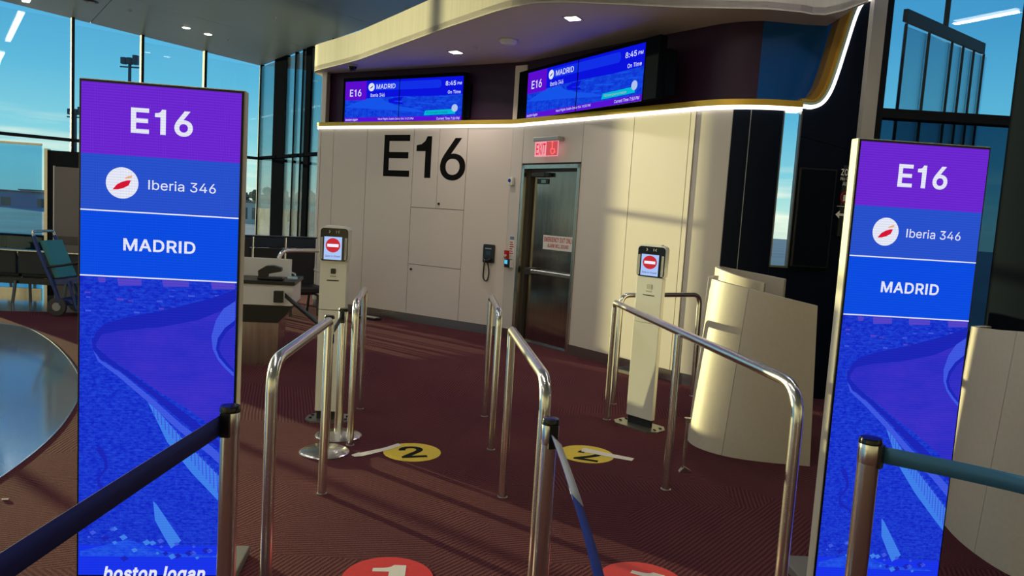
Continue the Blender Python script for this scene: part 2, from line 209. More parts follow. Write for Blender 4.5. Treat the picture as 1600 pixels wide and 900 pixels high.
 '133,28],[114,43],[98,60],[85,80],[74,101],[66,124],[62,148],[60,173],[60,509],[124,509],[124,178],[125,160],[128,144],[133,128],[141,113],[150,99],[160,87],[173,77],[187,68],[203,61],[220,56],[239,53],[259,52],[279,53],[298,56],[315,61],[331,68],[345,77],[357,87],[368,99],[377,113],[384,128],[389,144],[392,160],[393,178],[393,509],[457,509],[457,173],[456,148],[451,124],[443,101],[433,80],[419,60],[403,43],[384,28],[363,15],[340,5],[315,-2],[288,-7]]]],"W":[687,[[[155,0],[16,509],[82,509],[163,196],[166,183],[170,171],[173,158],[175,145],[187,94],[189,80],[192,67],[195,53],[197,40],[189,40],[192,53],[194,67],[197,80],[200,94],[203,107],[205,120],[208,133],[211,145],[224,196],[306,509],[380,509],[462,196],[465,183],[468,171],[471,158],[474,145],[486,94],[489,80],[492,67],[494,53],[497,40],[488,40],[491,53],[493,67],[496,80],[499,94],[502,107],[504,120],[507,133],[510,145],[523,196],[603,5',
 '09],[670,509],[530,0],[455,0],[368,323],[363,339],[359,356],[355,373],[351,391],[347,410],[344,431],[340,452],[336,475],[350,475],[346,453],[342,433],[339,413],[335,395],[331,377],[327,359],[323,341],[318,323],[230,0]]]],"X":[475,[[[18,0],[217,284],[217,236],[29,509],[104,509],[178,400],[185,389],[192,379],[198,370],[204,361],[209,353],[214,345],[219,337],[223,329],[228,321],[233,312],[238,302],[243,292],[232,292],[252,329],[257,337],[261,345],[266,353],[272,361],[298,400],[374,509],[446,509],[259,239],[259,287],[456,0],[382,0],[292,129],[268,165],[263,173],[259,180],[254,188],[250,195],[245,203],[241,212],[236,221],[230,231],[244,231],[239,222],[235,213],[230,204],[225,196],[221,189],[216,181],[211,174],[206,166],[182,129],[91,0]]]],"Y":[472,[[[203,0],[203,208],[16,509],[91,509],[192,344],[200,331],[208,318],[215,305],[222,292],[229,279],[236,264],[243,248],[250,230],[224,230],[231,248]',
 ',[237,265],[244,280],[251,293],[258,306],[265,318],[273,331],[280,344],[381,509],[455,509],[268,208],[268,0]]]],"Z":[439,[[[42,0],[42,46],[273,385],[281,396],[289,408],[298,419],[306,431],[315,442],[323,453],[332,464],[341,476],[348,454],[332,454],[317,453],[301,453],[285,452],[270,452],[254,452],[238,452],[223,452],[40,452],[40,509],[397,509],[397,462],[169,129],[160,117],[152,105],[143,93],[134,81],[97,33],[90,54],[106,55],[121,56],[137,56],[152,57],[168,57],[183,57],[199,57],[214,57],[399,57],[399,0]]]],"a":[390,[[[160,-9],[142,-8],[126,-5],[110,-1],[94,5],[80,12],[68,22],[57,32],[48,45],[40,58],[35,73],[31,90],[30,108],[31,123],[34,138],[38,150],[43,161],[50,171],[58,179],[67,187],[78,193],[89,199],[100,203],[112,207],[125,211],[138,213],[152,216],[165,218],[178,220],[234,227],[244,228],[252,230],[259,232],[265,235],[270,238],[273,243],[275,248],[276,255],[276,257],[275,268],[273,279',
 '],[271,288],[267,297],[262,304],[256,311],[248,317],[240,322],[230,326],[220,329],[208,330],[196,331],[183,330],[171,329],[159,326],[149,322],[140,318],[132,313],[124,307],[118,301],[112,294],[107,288],[103,281],[100,274],[41,291],[48,308],[57,322],[67,335],[79,346],[91,355],[104,364],[118,370],[133,375],[148,379],[163,382],[179,384],[194,384],[204,384],[215,383],[227,382],[239,379],[251,376],[263,372],[275,367],[286,360],[296,353],[306,343],[315,333],[322,320],[329,306],[333,290],[336,272],[337,251],[337,0],[277,0],[277,52],[272,52],[269,45],[264,38],[258,32],[252,25],[244,18],[236,12],[226,6],[215,1],[203,-3],[190,-6],[176,-8]],[[170,45],[187,46],[202,49],[216,53],[228,59],[239,66],[248,74],[257,83],[263,93],[269,104],[272,115],[275,126],[276,138],[276,190],[273,188],[270,186],[265,184],[259,182],[253,180],[246,179],[239,177],[231,176],[200,171],[175,168],[165,166],[154,164],[144,162],',
 '[134,159],[125,155],[117,150],[110,145],[103,139],[98,132],[95,124],[93,115],[92,105],[92,95],[94,87],[98,79],[102,72],[107,66],[114,61],[121,56],[130,52],[139,49],[149,47],[159,46]]]],"b":[425,[[[229,-8],[213,-7],[198,-5],[184,-1],[172,4],[162,10],[153,17],[145,24],[138,31],[132,39],[127,46],[122,53],[118,59],[112,59],[112,0],[53,0],[53,509],[114,509],[114,319],[118,319],[122,325],[127,331],[132,338],[137,346],[144,353],[152,360],[161,367],[171,373],[183,378],[197,381],[212,384],[229,384],[252,383],[274,378],[294,371],[313,361],[330,347],[345,332],[359,313],[370,293],[379,270],[385,245],[389,218],[390,189],[389,160],[385,133],[379,108],[370,84],[359,64],[346,45],[330,29],[313,16],[294,5],[274,-2],[252,-7]],[[220,47],[237,48],[253,51],[267,57],[279,66],[291,76],[301,88],[309,101],[316,117],[321,133],[325,151],[327,170],[328,189],[327,209],[325,227],[321,245],[316,261],[309,276],[301,290]',
 ',[291,301],[280,311],[267,319],[253,325],[237,329],[220,330],[203,329],[188,325],[174,320],[161,312],[150,302],[140,291],[132,278],[125,263],[120,247],[116,229],[113,210],[113,189],[113,169],[116,150],[120,132],[125,115],[132,100],[140,86],[150,75],[162,65],[174,57],[188,51],[204,48]]]],"c":[396,[[[207,-8],[182,-7],[159,-2],[137,6],[117,16],[98,30],[82,46],[68,64],[56,85],[46,108],[40,133],[36,159],[34,187],[36,216],[40,243],[46,268],[56,291],[68,312],[82,330],[98,346],[117,360],[137,371],[159,378],[182,383],[207,384],[221,384],[234,383],[247,380],[260,377],[272,373],[284,368],[295,362],[305,356],[315,349],[324,341],[332,332],[340,322],[347,312],[353,301],[358,289],[362,277],[303,262],[301,269],[298,276],[294,283],[290,289],[286,295],[281,301],[276,306],[270,311],[264,315],[257,319],[250,322],[242,325],[234,327],[226,329],[217,329],[207,330],[189,329],[173,325],[158,319],[145,310],[134,3',
 '00],[124,287],[115,274],[108,258],[103,242],[99,224],[97,206],[96,187],[97,169],[99,151],[103,134],[108,117],[115,102],[124,89],[134,76],[145,66],[158,57],[173,51],[189,48],[207,46],[217,47],[226,48],[234,49],[243,52],[250,54],[258,58],[264,62],[271,66],[277,71],[282,76],[287,82],[292,89],[296,95],[299,102],[302,110],[304,117],[363,102],[359,90],[354,78],[348,67],[341,56],[334,46],[325,37],[316,29],[306,21],[296,15],[285,9],[273,4],[261,-1],[248,-4],[235,-6],[221,-8]]]],"d":[425,[[[195,-8],[172,-7],[151,-2],[130,5],[111,16],[94,29],[79,45],[66,64],[55,84],[46,108],[39,133],[35,160],[34,189],[35,218],[39,245],[46,270],[55,293],[66,313],[79,332],[95,347],[112,361],[131,371],[151,378],[173,383],[196,384],[213,384],[228,381],[241,378],[253,373],[263,367],[272,360],[280,353],[287,346],[293,338],[298,331],[303,325],[306,319],[311,319],[311,509],[372,509],[372,0],[313,0],[313,59],[307,59],[303,',
 '53],[298,46],[293,39],[287,31],[280,24],[272,17],[263,10],[252,4],[241,-1],[227,-5],[212,-7]],[[205,47],[221,48],[236,51],[250,57],[263,65],[274,75],[284,86],[293,100],[299,115],[305,132],[309,150],[311,169],[312,189],[311,210],[309,229],[305,247],[300,263],[293,278],[284,291],[275,302],[263,312],[251,320],[237,325],[221,329],[205,330],[187,329],[172,325],[157,319],[145,311],[133,301],[124,290],[115,276],[108,261],[103,245],[99,227],[97,209],[96,189],[97,170],[99,151],[103,133],[109,117],[115,101],[124,88],[134,76],[145,66],[158,57],[172,51],[188,48]]]],"e":[404,[[[212,-8],[185,-7],[161,-2],[138,6],[117,16],[98,30],[82,46],[68,64],[56,85],[46,108],[40,132],[35,159],[34,187],[35,215],[39,242],[46,267],[55,290],[67,311],[81,329],[97,346],[115,359],[135,370],[157,378],[180,383],[205,384],[221,384],[236,382],[251,379],[266,374],[280,368],[294,361],[307,351],[319,341],[331,329],[341,315],[350',
 ',299],[357,282],[363,263],[368,242],[370,219],[371,194],[371,169],[75,169],[75,221],[338,221],[310,202],[309,220],[307,237],[303,254],[298,269],[291,282],[283,294],[273,305],[263,314],[250,321],[237,326],[222,329],[205,330],[189,329],[173,326],[159,321],[146,313],[135,304],[125,294],[116,282],[109,270],[103,256],[99,241],[97,226],[96,211],[96,178],[97,157],[100,139],[104,122],[110,106],[118,92],[128,80],[139,70],[151,61],[165,55],[179,50],[195,47],[212,46],[224,47],[234,48],[244,50],[254,53],[263,56],[271,61],[278,66],[285,73],[292,80],[297,88],[302,96],[306,105],[365,91],[360,77],[353,63],[345,51],[335,39],[324,29],[311,19],[298,11],[283,4],[266,-1],[249,-5],[231,-7]]]],"g":[425,[[[207,-151],[187,-150],[168,-148],[150,-144],[134,-140],[119,-134],[105,-127],[93,-119],[82,-110],[73,-101],[64,-91],[57,-80],[51,-69],[101,-41],[106,-47],[110,-53],[116,-59],[122,-66],[128,-72],[136,-78],[145,',
 '-83],[154,-88],[165,-92],[178,-95],[192,-97],[207,-97],[229,-96],[249,-92],[267,-85],[282,-75],[295,-62],[304,-47],[310,-28],[311,-6],[311,68],[306,68],[302,62],[298,56],[293,49],[287,41],[280,34],[272,28],[263,21],[252,16],[241,11],[227,8],[212,5],[195,5],[173,6],[152,10],[132,17],[113,27],[95,39],[80,53],[67,71],[55,90],[46,112],[39,136],[35,163],[34,191],[35,220],[39,246],[46,271],[55,293],[66,314],[80,332],[95,347],[112,361],[131,371],[152,378],[173,383],[196,384],[213,384],[228,382],[242,378],[253,373],[264,367],[273,360],[281,353],[288,346],[294,338],[299,331],[304,325],[308,319],[313,319],[313,379],[372,379],[372,-9],[371,-32],[367,-54],[360,-73],[350,-90],[338,-104],[324,-117],[308,-127],[291,-136],[271,-142],[251,-147],[229,-150]],[[205,59],[222,60],[237,63],[251,68],[264,75],[275,84],[285,95],[293,107],[300,121],[305,137],[309,154],[312,172],[312,193],[312,212],[309,231],[305,2',
 '48],[300,264],[293,278],[285,291],[275,303],[264,312],[251,320],[237,325],[222,329],[205,330],[188,329],[172,325],[158,320],[145,312],[134,302],[124,290],[115,277],[109,262],[103,246],[99,229],[97,212],[96,193],[97,173],[99,155],[103,138],[109,123],[116,108],[124,96],[134,85],[145,76],[158,68],[172,63],[188,60]]]],"h":[410,[[[114,227],[114,0],[53,0],[53,509],[114,509],[114,287],[102,287],[112,312],[124,332],[137,349],[152,362],[169,372],[187,379],[207,383],[227,384],[246,383],[264,380],[280,376],[295,369],[309,360],[321,349],[332,336],[341,321],[348,304],[353,285],[356,264],[357,240],[357,0],[296,0],[296,235],[295,256],[290,275],[283,291],[273,304],[260,315],[246,323],[229,328],[210,329],[197,328],[184,326],[172,322],[161,317],[150,311],[141,303],[133,293],[126,283],[121,271],[117,257],[114,243]]]],"i":[167,[[[53,0],[53,379],[114,379],[114,0]],[[84,443],[75,444],[67,446],[60,449],[54,455',
 '],[48,461],[44,468],[42,475],[41,483],[42,491],[44,499],[48,506],[54,512],[60,517],[67,521],[75,523],[84,524],[92,523],[100,521],[107,517],[114,512],[119,506],[123,499],[126,491],[126,483],[126,475],[123,468],[119,461],[114,455],[107,449],[100,446],[92,444]]]],"l":[190,[[[139,-2],[119,-1],[101,3],[86,10],[74,20],[65,33],[58,47],[54,65],[53,84],[53,509],[114,509],[114,99],[114,87],[115,77],[117,68],[120,62],[124,58],[130,54],[137,53],[146,52],[160,53],[170,54],[181,3],[162,-1],[156,-2],[151,-2],[145,-2]]]],"m":[610,[[[53,0],[53,379],[112,379],[112,295],[108,295],[112,310],[118,323],[125,335],[132,346],[141,355],[151,363],[161,370],[172,376],[183,380],[195,384],[207,386],[219,386],[239,385],[257,380],[273,372],[287,361],[299,347],[309,331],[316,314],[321,295],[312,295],[317,308],[322,321],[329,332],[337,343],[347,353],[357,361],[368,369],[381,375],[394,380],[407,383],[422,385],[437,386],[4',
 '53,385],[468,383],[483,378],[497,372],[510,364],[522,354],[532,342],[541,328],[548,313],[553,296],[556,276],[557,255],[557,0],[496,0],[496,254],[494,273],[490,289],[483,302],[473,313],[460,321],[447,326],[433,329],[419,330],[406,330],[395,328],[384,324],[374,320],[365,314],[358,307],[351,299],[345,290],[341,280],[338,270],[336,259],[335,247],[335,0],[274,0],[274,260],[273,275],[269,288],[262,301],[253,311],[242,320],[229,326],[215,329],[199,330],[188,330],[178,328],[168,325],[158,320],[148,314],[140,307],[132,299],[126,289],[121,278],[117,266],[114,253],[114,238],[114,0]]]],"n":[410,[[[114,227],[114,0],[53,0],[53,379],[112,379],[112,287],[102,287],[112,312],[124,332],[137,349],[152,362],[169,372],[187,379],[207,383],[227,384],[246,383],[264,380],[280,376],[295,369],[309,360],[321,349],[332,336],[341,321],[348,304],[353,285],[356,264],[357,240],[357,0],[296,0],[296,235],[295,256],[290,275',
 '],[283,291],[273,304],[260,315],[246,323],[229,328],[210,329],[197,328],[184,326],[172,322],[161,317],[150,311],[141,303],[133,293],[126,283],[121,271],[117,257],[114,243]]]],"o":[416,[[[207,-8],[182,-7],[159,-2],[137,6],[117,16],[98,30],[82,46],[68,64],[56,85],[46,108],[40,133],[36,159],[34,187],[36,216],[40,243],[46,268],[56,291],[68,312],[82,330],[98,346],[117,360],[137,371],[159,378],[182,383],[207,384],[233,383],[256,378],[278,371],[299,360],[317,346],[333,330],[347,312],[359,291],[369,268],[376,243],[380,216],[381,187],[380,159],[376,133],[369,108],[359,85],[347,64],[333,46],[317,30],[299,16],[278,6],[256,-2],[233,-7]],[[207,46],[226,48],[242,51],[257,57],[270,66],[282,76],[292,89],[300,102],[307,117],[312,134],[316,151],[318,169],[319,187],[318,206],[316,224],[312,242],[307,258],[300,274],[292,287],[282,300],[270,310],[257,319],[242,325],[226,329],[207,330],[189,329],[173,325],[15',
 '8,319],[145,310],[134,300],[124,287],[115,274],[108,258],[103,242],[99,224],[97,206],[96,187],[97,169],[99,151],[103,134],[108,117],[115,102],[124,89],[134,76],[145,66],[158,57],[173,51],[189,48]]]],"r":[260,[[[53,0],[53,379],[112,379],[112,321],[115,321],[122,335],[130,347],[140,358],[152,367],[166,375],[181,380],[196,384],[213,385],[229,384],[243,384],[243,322],[230,324],[224,325],[219,325],[213,326],[207,326],[194,325],[182,323],[170,319],[159,315],[149,309],[140,301],[132,293],[126,284],[121,273],[117,262],[114,250],[114,237],[114,0]]]],"s":[365,[[[182,-8],[163,-7],[145,-5],[128,-2],[112,3],[98,10],[84,18],[72,27],[62,38],[53,50],[45,63],[40,78],[36,94],[94,107],[99,92],[105,79],[114,69],[124,60],[136,54],[150,49],[165,46],[181,45],[200,46],[217,50],[232,55],[244,62],[255,71],[262,81],[267,91],[268,103],[267,112],[265,121],[260,129],[254,136],[246,142],[237,147],[225,151],[212,155],[',
 '149,170],[125,177],[104,186],[87,196],[72,208],[61,222],[53,237],[48,255],[47,274],[48,290],[51,305],[57,319],[65,332],[75,343],[87,354],[100,363],[115,370],[131,377],[149,381],[167,384],[187,384],[206,384],[223,381],[239,378],[254,372],[267,366],[279,358],[290,349],[299,339],[307,328],[314,316],[319,303],[324,290],[268,277],[264,288],[258,298],[251,307],[243,316],[232,323],[219,328],[205,331],[187,333],[171,332],[156,329],[143,324],[131,317],[121,308],[114,299],[110,289],[109,277],[110,267],[112,258],[117,250],[124,243],[133,237],[144,232],[157,227],[172,223],[229,209],[254,202],[275,194],[292,183],[306,171],[317,158],[325,142],[330,125],[331,107],[330,90],[326,75],[321,61],[312,47],[302,35],[290,24],[276,15],[260,6],[242,0],[223,-5],[203,-7]]]],"t":[228,[[[204,379],[204,327],[6,327],[6,379]],[[65,471],[126,471],[126,98],[127,86],[128,76],[132,68],[136,61],[142,56],[150,53],[159,51],[17',
 '0,50],[185,51],[202,54],[213,2],[208,0],[203,-1],[198,-2],[192,-3],[186,-3],[180,-4],[174,-4],[168,-4],[145,-3],[125,2],[107,10],[92,21],[80,35],[72,52],[67,71],[65,93]]]],"u":[410,[[[182,-5],[164,-4],[146,-1],[130,4],[115,11],[101,20],[89,31],[78,44],[69,59],[62,76],[57,95],[54,116],[53,139],[53,379],[114,379],[114,144],[115,123],[119,105],[127,89],[137,75],[150,64],[164,56],[181,52],[200,50],[213,51],[226,53],[238,57],[249,62],[259,69],[268,77],[276,86],[283,97],[289,109],[293,122],[295,137],[296,153],[296,379],[357,379],[357,0],[298,0],[298,92],[307,92],[297,67],[286,47],[272,30],[257,17],[240,7],[222,0],[203,-4]]]],"w":[567,[[[138,0],[23,379],[87,379],[133,214],[138,196],[143,177],[149,157],[154,137],[159,115],[165,91],[170,67],[175,41],[165,41],[170,66],[175,90],[180,113],[186,135],[191,156],[196,176],[201,195],[206,214],[252,379],[316,379],[362,214],[366,196],[371,176],[376,157],[3',
 '82,136],[387,114],[392,91],[397,67],[402,41],[391,41],[397,66],[402,90],[408,113],[413,135],[418,156],[423,176],[429,195],[434,214],[480,379],[545,379],[429,0],[368,0],[319,172],[305,225],[301,239],[297,252],[294,266],[291,280],[277,338],[291,338],[277,280],[263,225],[259,211],[255,198],[252,185],[248,172],[199,0]]]],"x":[379,[[[21,0],[171,218],[171,171],[29,379],[100,379],[147,306],[156,292],[164,279],[172,266],[179,253],[186,241],[193,229],[200,217],[207,206],[175,206],[183,217],[190,229],[196,241],[202,253],[209,266],[216,279],[224,292],[233,306],[282,379],[352,379],[209,169],[209,214],[358,0],[287,0],[231,85],[222,99],[214,112],[207,124],[200,136],[193,148],[187,159],[180,171],[173,182],[205,182],[198,171],[191,159],[185,148],[178,136],[172,124],[165,112],[157,99],[148,85],[91,0]]]],"y":[390,[[[47,-139],[61,-86],[71,-87],[80,-89],[88,-90],[96,-90],[104,-89],[111,-87],[118,-84],[124,-',
 '80],[130,-74],[136,-67],[141,-58],[146,-48],[151,-36],[163,-1],[17,379],[84,379],[165,155],[171,138],[177,121],[182,104],[187,87],[191,70],[196,53],[201,37],[206,21],[184,21],[188,37],[193,53],[198,70],[202,87],[207,104],[212,121],[218,138],[224,155],[305,379],[371,379],[204,-58],[198,-72],[191,-85],[184,-97],[177,-107],[168,-116],[159,-124],[150,-130],[139,-136],[128,-140],[117,-143],[104,-145],[91,-145],[84,-145],[77,-145],[71,-144],[65,-143],[59,-142],[54,-141],[51,-140]]]]," ":[188,[]]}']))
GLYPH['I'] = [190, [[[59, 0], [59, 509], [131, 509], [131, 0]]]]
GLYPH['l'] = [168, [[[52, 0], [52, 522], [116, 522], [116, 0]]]]
GLYPH['1'] = [364, [[[183, 0], [183, 374], [74, 374], [74, 423], [130, 430], [165, 448], [190, 476], [203, 509], [253, 509], [253, 0]]]]
def area2(P): return sum(P[i-1][0]*P[i][1]-P[i][0]*P[i-1][1] for i in range(len(P)))
def weight(cont, d):
    if not cont or d == 0: return cont
    sg = 1 if max((area2(P) for P in cont), key=abs) > 0 else -1; out = []
    for P in cont:
        Q = [p for i, p in enumerate(P) if p != P[i-1]]; n = len(Q); N_ = []
        for i in range(n):
            a = Vector(Q[i])-Vector(Q[i-1]); b = Vector(Q[(i+1) % n])-Vector(Q[i])
            na = Vector((a.y, -a.x)).normalized()*sg; nb_ = Vector((b.y, -b.x)).normalized()*sg
            m = (na+nb_); m = m.normalized() if m.length > 1e-3 else na; k = max(.45, m.dot(na))
            N_.append((Q[i][0]+m.x*d/k, Q[i][1]+m.y*d/k))
        out.append(N_)
    return out
_tcache = {}
def glyph_mesh(c, bold):
    key = (c, bold)
    if key not in _tcache:
        cont = weight(GLYPH[c][1], bold*1000); V, E_ = [], []
        for P in cont:
            k = len(V); n = len(P); V += [Vector((p[0]/1000, p[1]/1000)) for p in P]; E_ += [(k+i, k+(i+1) % n) for i in range(n)]
        v, _, f = ([], [], []) if not V else delaunay_2d_cdt(V, E_, [], 0, 1e-6)[:3]
        keep = []
        for t in f:
            x = sum(v[i].x for i in t)/len(t)*1000; y = sum(v[i].y for i in t)/len(t)*1000; w_ = 0
            for P in cont:
                for i in range(len(P)):
                    (ax, ay), (bx, by) = P[i-1], P[i]
                    if (ay <= y) != (by <= y) and ax+(y-ay)/(by-ay)*(bx-ax) > x: w_ += 1 if by > ay else -1
            if w_: keep.append(tuple(t))
        _tcache[key] = ([(p.x, p.y) for p in v], keep)
    return _tcache[key]
def text_verts(txt, bold=0.0, shear=0.0, spacing=1.0):
    bold *= .62; V, Fc, x = [], [], 0
    for c in txt:
        v, f = glyph_mesh(c, bold); k = len(V)
        V += [(x+p[0]+p[1]*shear, p[1]) for p in v]; Fc += [tuple(i+k for i in t) for t in f]
        x += (GLYPH[c][0]/1000+bold*1.5)*spacing
    return V, Fc
def text(name, txt, x0, x1, z0, z1, y, mat, parent, bold=0.0, shear=0.0, flat=None, spacing=1.0):
    """lettering fitted into a box on the plane y (facing -y); flat=(rot) lays it on the floor instead"""
    vs, fs = text_verts(txt, bold, shear, spacing)
    ax = min(v[0] for v in vs); bx = max(v[0] for v in vs); az = min(v[1] for v in vs); bz = max(v[1] for v in vs)
    P = []
    for v in vs:
        u = x0+(v[0]-ax)/(bx-ax)*(x1-x0); k = z0+(v[1]-az)/(bz-az)*(z1-z0)
        if flat is not None: P.append((u*cos(flat)-k*sin(flat), u*sin(flat)+k*cos(flat), y))
        else: P.append((u, y, k))
    m = bpy.data.meshes.new(name); m.from_pydata(P, [], fs); m.update(); m.materials.append(mat)
    o = bpy.data.objects.new(name, m); C.objects.link(o); o.parent = parent; return o
def flat_poly(name, out, y, mat, parent):
    return MB().prism(out, y, y).build(name, mat, parent)

# ------------------------------------------------------------------ materials
_m = {}
def mat(name, col, rough=.5, metal=0.0, spec=.5, emit=None, es=0.0, noise=None, bump=None, coat=0.0, aniso=0.0):
    """noise=(scale, amount, (sx,sy,sz)); bump=(scale, strength, distance)"""
    if name in _m: return _m[name]
    m = bpy.data.materials.new(name); m.use_nodes = True; nt = m.node_tree; b = nt.nodes['Principled BSDF']
    b.inputs['Base Color'].default_value = (*col, 1); b.inputs['Roughness'].default_value = rough; b.inputs['Metallic'].default_value = metal
    b.inputs['Specular IOR Level'].default_value = spec; b.inputs['Coat Weight'].default_value = coat
    if emit: b.inputs['Emission Color'].default_value = (*emit, 1); b.inputs['Emission Strength'].default_value = es
    tcn = nt.nodes.new('ShaderNodeTexCoord')
    if noise:
        mpn = nt.nodes.new('ShaderNodeMapping'); mpn.inputs['Scale'].default_value = noise[2]; nt.links.new(tcn.outputs['Object'], mpn.inputs[0])
        n = nt.nodes.new('ShaderNodeTexNoise'); n.inputs['Scale'].default_value = noise[0]; n.inputs['Detail'].default_value = 5; nt.links.new(mpn.outputs[0], n.inputs[0])
        r = nt.nodes.new('ShaderNodeMapRange'); r.inputs[1].default_value = .3; r.inputs[2].default_value = .7; r.inputs[3].default_value = 1-noise[1]; r.inputs[4].default_value = 1+noise[1]; nt.links.new(n.outputs[0], r.inputs[0])
        v = nt.nodes.new('ShaderNodeVectorMath'); v.operation = 'SCALE'; v.inputs[0].default_value = col; nt.links.new(r.outputs[0], v.inputs['Scale']); nt.links.new(v.outputs[0], b.inputs['Base Color'])
        if metal:
            r2 = nt.nodes.new('ShaderNodeMapRange'); r2.inputs[3].default_value = rough*.8; r2.inputs[4].default_value = rough*1.25; nt.links.new(n.outputs[0], r2.inputs[0]); nt.links.new(r2.outputs[0], b.inputs['Roughness'])
    if bump:
        n = nt.nodes.new('ShaderNodeTexNoise'); n.inputs['Scale'].default_value = bump[0]; nt.links.new(tcn.outputs['Object'], n.inputs[0])
        bp = nt.nodes.new('ShaderNodeBump'); bp.inputs['Strength'].default_value = bump[1]; bp.inputs['Distance'].default_value = bump[2]; nt.links.new(n.outputs[0], bp.inputs['Height']); nt.links.new(bp.outputs[0], b.inputs['Normal'])
    if coat > .95: b.inputs['Coat IOR'].default_value = 2.8; b.inputs['Coat Roughness'].default_value = .10
    _m[name] = m; return m
def emis(name, col, s=1.0, led=0.0, town=None):
    """self-lit screen colour; led = contrast of the diode grid, town = colour of picture texture"""
    if name in _m: return _m[name]
    m = bpy.data.materials.new(name); m.use_nodes = True; nt = m.node_tree; nt.nodes.clear(); L = nt.links
    o = nt.nodes.new('ShaderNodeOutputMaterial'); e = nt.nodes.new('ShaderNodeEmission'); e.inputs[0].default_value = (*col, 1); e.inputs[1].default_value = s
    last = None
    tcn = nt.nodes.new('ShaderNodeTexCoord')
    if town:
        mpn = nt.nodes.new('ShaderNodeMapping'); mpn.inputs['Scale'].default_value = (1, 1, 2.2); L.new(tcn.outputs['Object'], mpn.inputs[0])
        n = nt.nodes.new('ShaderNodeTexNoise'); n.inputs['Scale'].default_value = town[1]; n.inputs['Detail'].default_value = 8; n.inputs['Roughness'].default_value = .75; L.new(mpn.outputs[0], n.inputs[0])
        r = nt.nodes.new('ShaderNodeValToRGB'); r.color_ramp.elements[0].position = .40; r.color_ramp.elements[1].position = .72
        r.color_ramp.elements[0].color = (*col, 1); r.color_ramp.elements[1].color = (*town[0], 1); L.new(n.outputs[0], r.inputs[0]); L.new(r.outputs[0], e.inputs[0])
    if led:
        a = nt.nodes.new('ShaderNodeSeparateXYZ'); L.new(tcn.outputs['Object'], a.inputs[0])
        def mth(op, x, y=None):
            q = nt.nodes.new('ShaderNodeMath'); q.operation = op
            for i, z in enumerate((x, y)):
                if z is None: continue
                if isinstance(z, (int, float)): q.inputs[i].default_value = z
                else: L.new(z, q.inputs[i])
            return q.outputs[0]
        p = 2*pi/.0115
        s1 = mth('SINE', mth('ADD', mth('MULTIPLY', a.outputs['X'], p), mth('MULTIPLY', a.outputs['Z'], p*.55)))
        s2 = mth('SINE', mth('SUBTRACT', mth('MULTIPLY', a.outputs['X'], p), mth('MULTIPLY', a.outputs['Z'], p*.55)))
        k = mth('ADD', mth('MULTIPLY', mth('MULTIPLY', s1, s2), led), s*(1-led*.3))
        L.new(k, e.inputs[1])
    L.new(e.outputs[0], o.inputs[0]); _m[name] = m; return m
def glass(name, tint, refl=1.0, rough=0.0):
    if name in _m: return _m[name]
    m = bpy.data.materials.new(name); m.use_nodes = True; nt = m.node_tree; nt.nodes.clear(); L = nt.links
    o = nt.nodes.new('ShaderNodeOutputMaterial'); t = nt.nodes.new('ShaderNodeBsdfTransparent'); t.inputs[0].default_value = (*tint, 1)
    g = nt.nodes.new('ShaderNodeBsdfGlossy'); g.inputs['Roughness'].default_value = rough
    fr = nt.nodes.new('ShaderNodeFresnel'); fr.inputs[0].default_value = 1.5
    k = nt.nodes.new('ShaderNodeMath'); k.operation = 'MULTIPLY'; k.inputs[1].default_value = refl; L.new(fr.outputs[0], k.inputs[0])
    mx = nt.nodes.new('ShaderNodeMixShader'); L.new(k.outputs[0], mx.inputs[0]); L.new(t.outputs[0], mx.inputs[1]); L.new(g.outputs[0], mx.inputs[2]); L.new(mx.outputs[0], o.inputs[0])
    _m[name] = m; return m
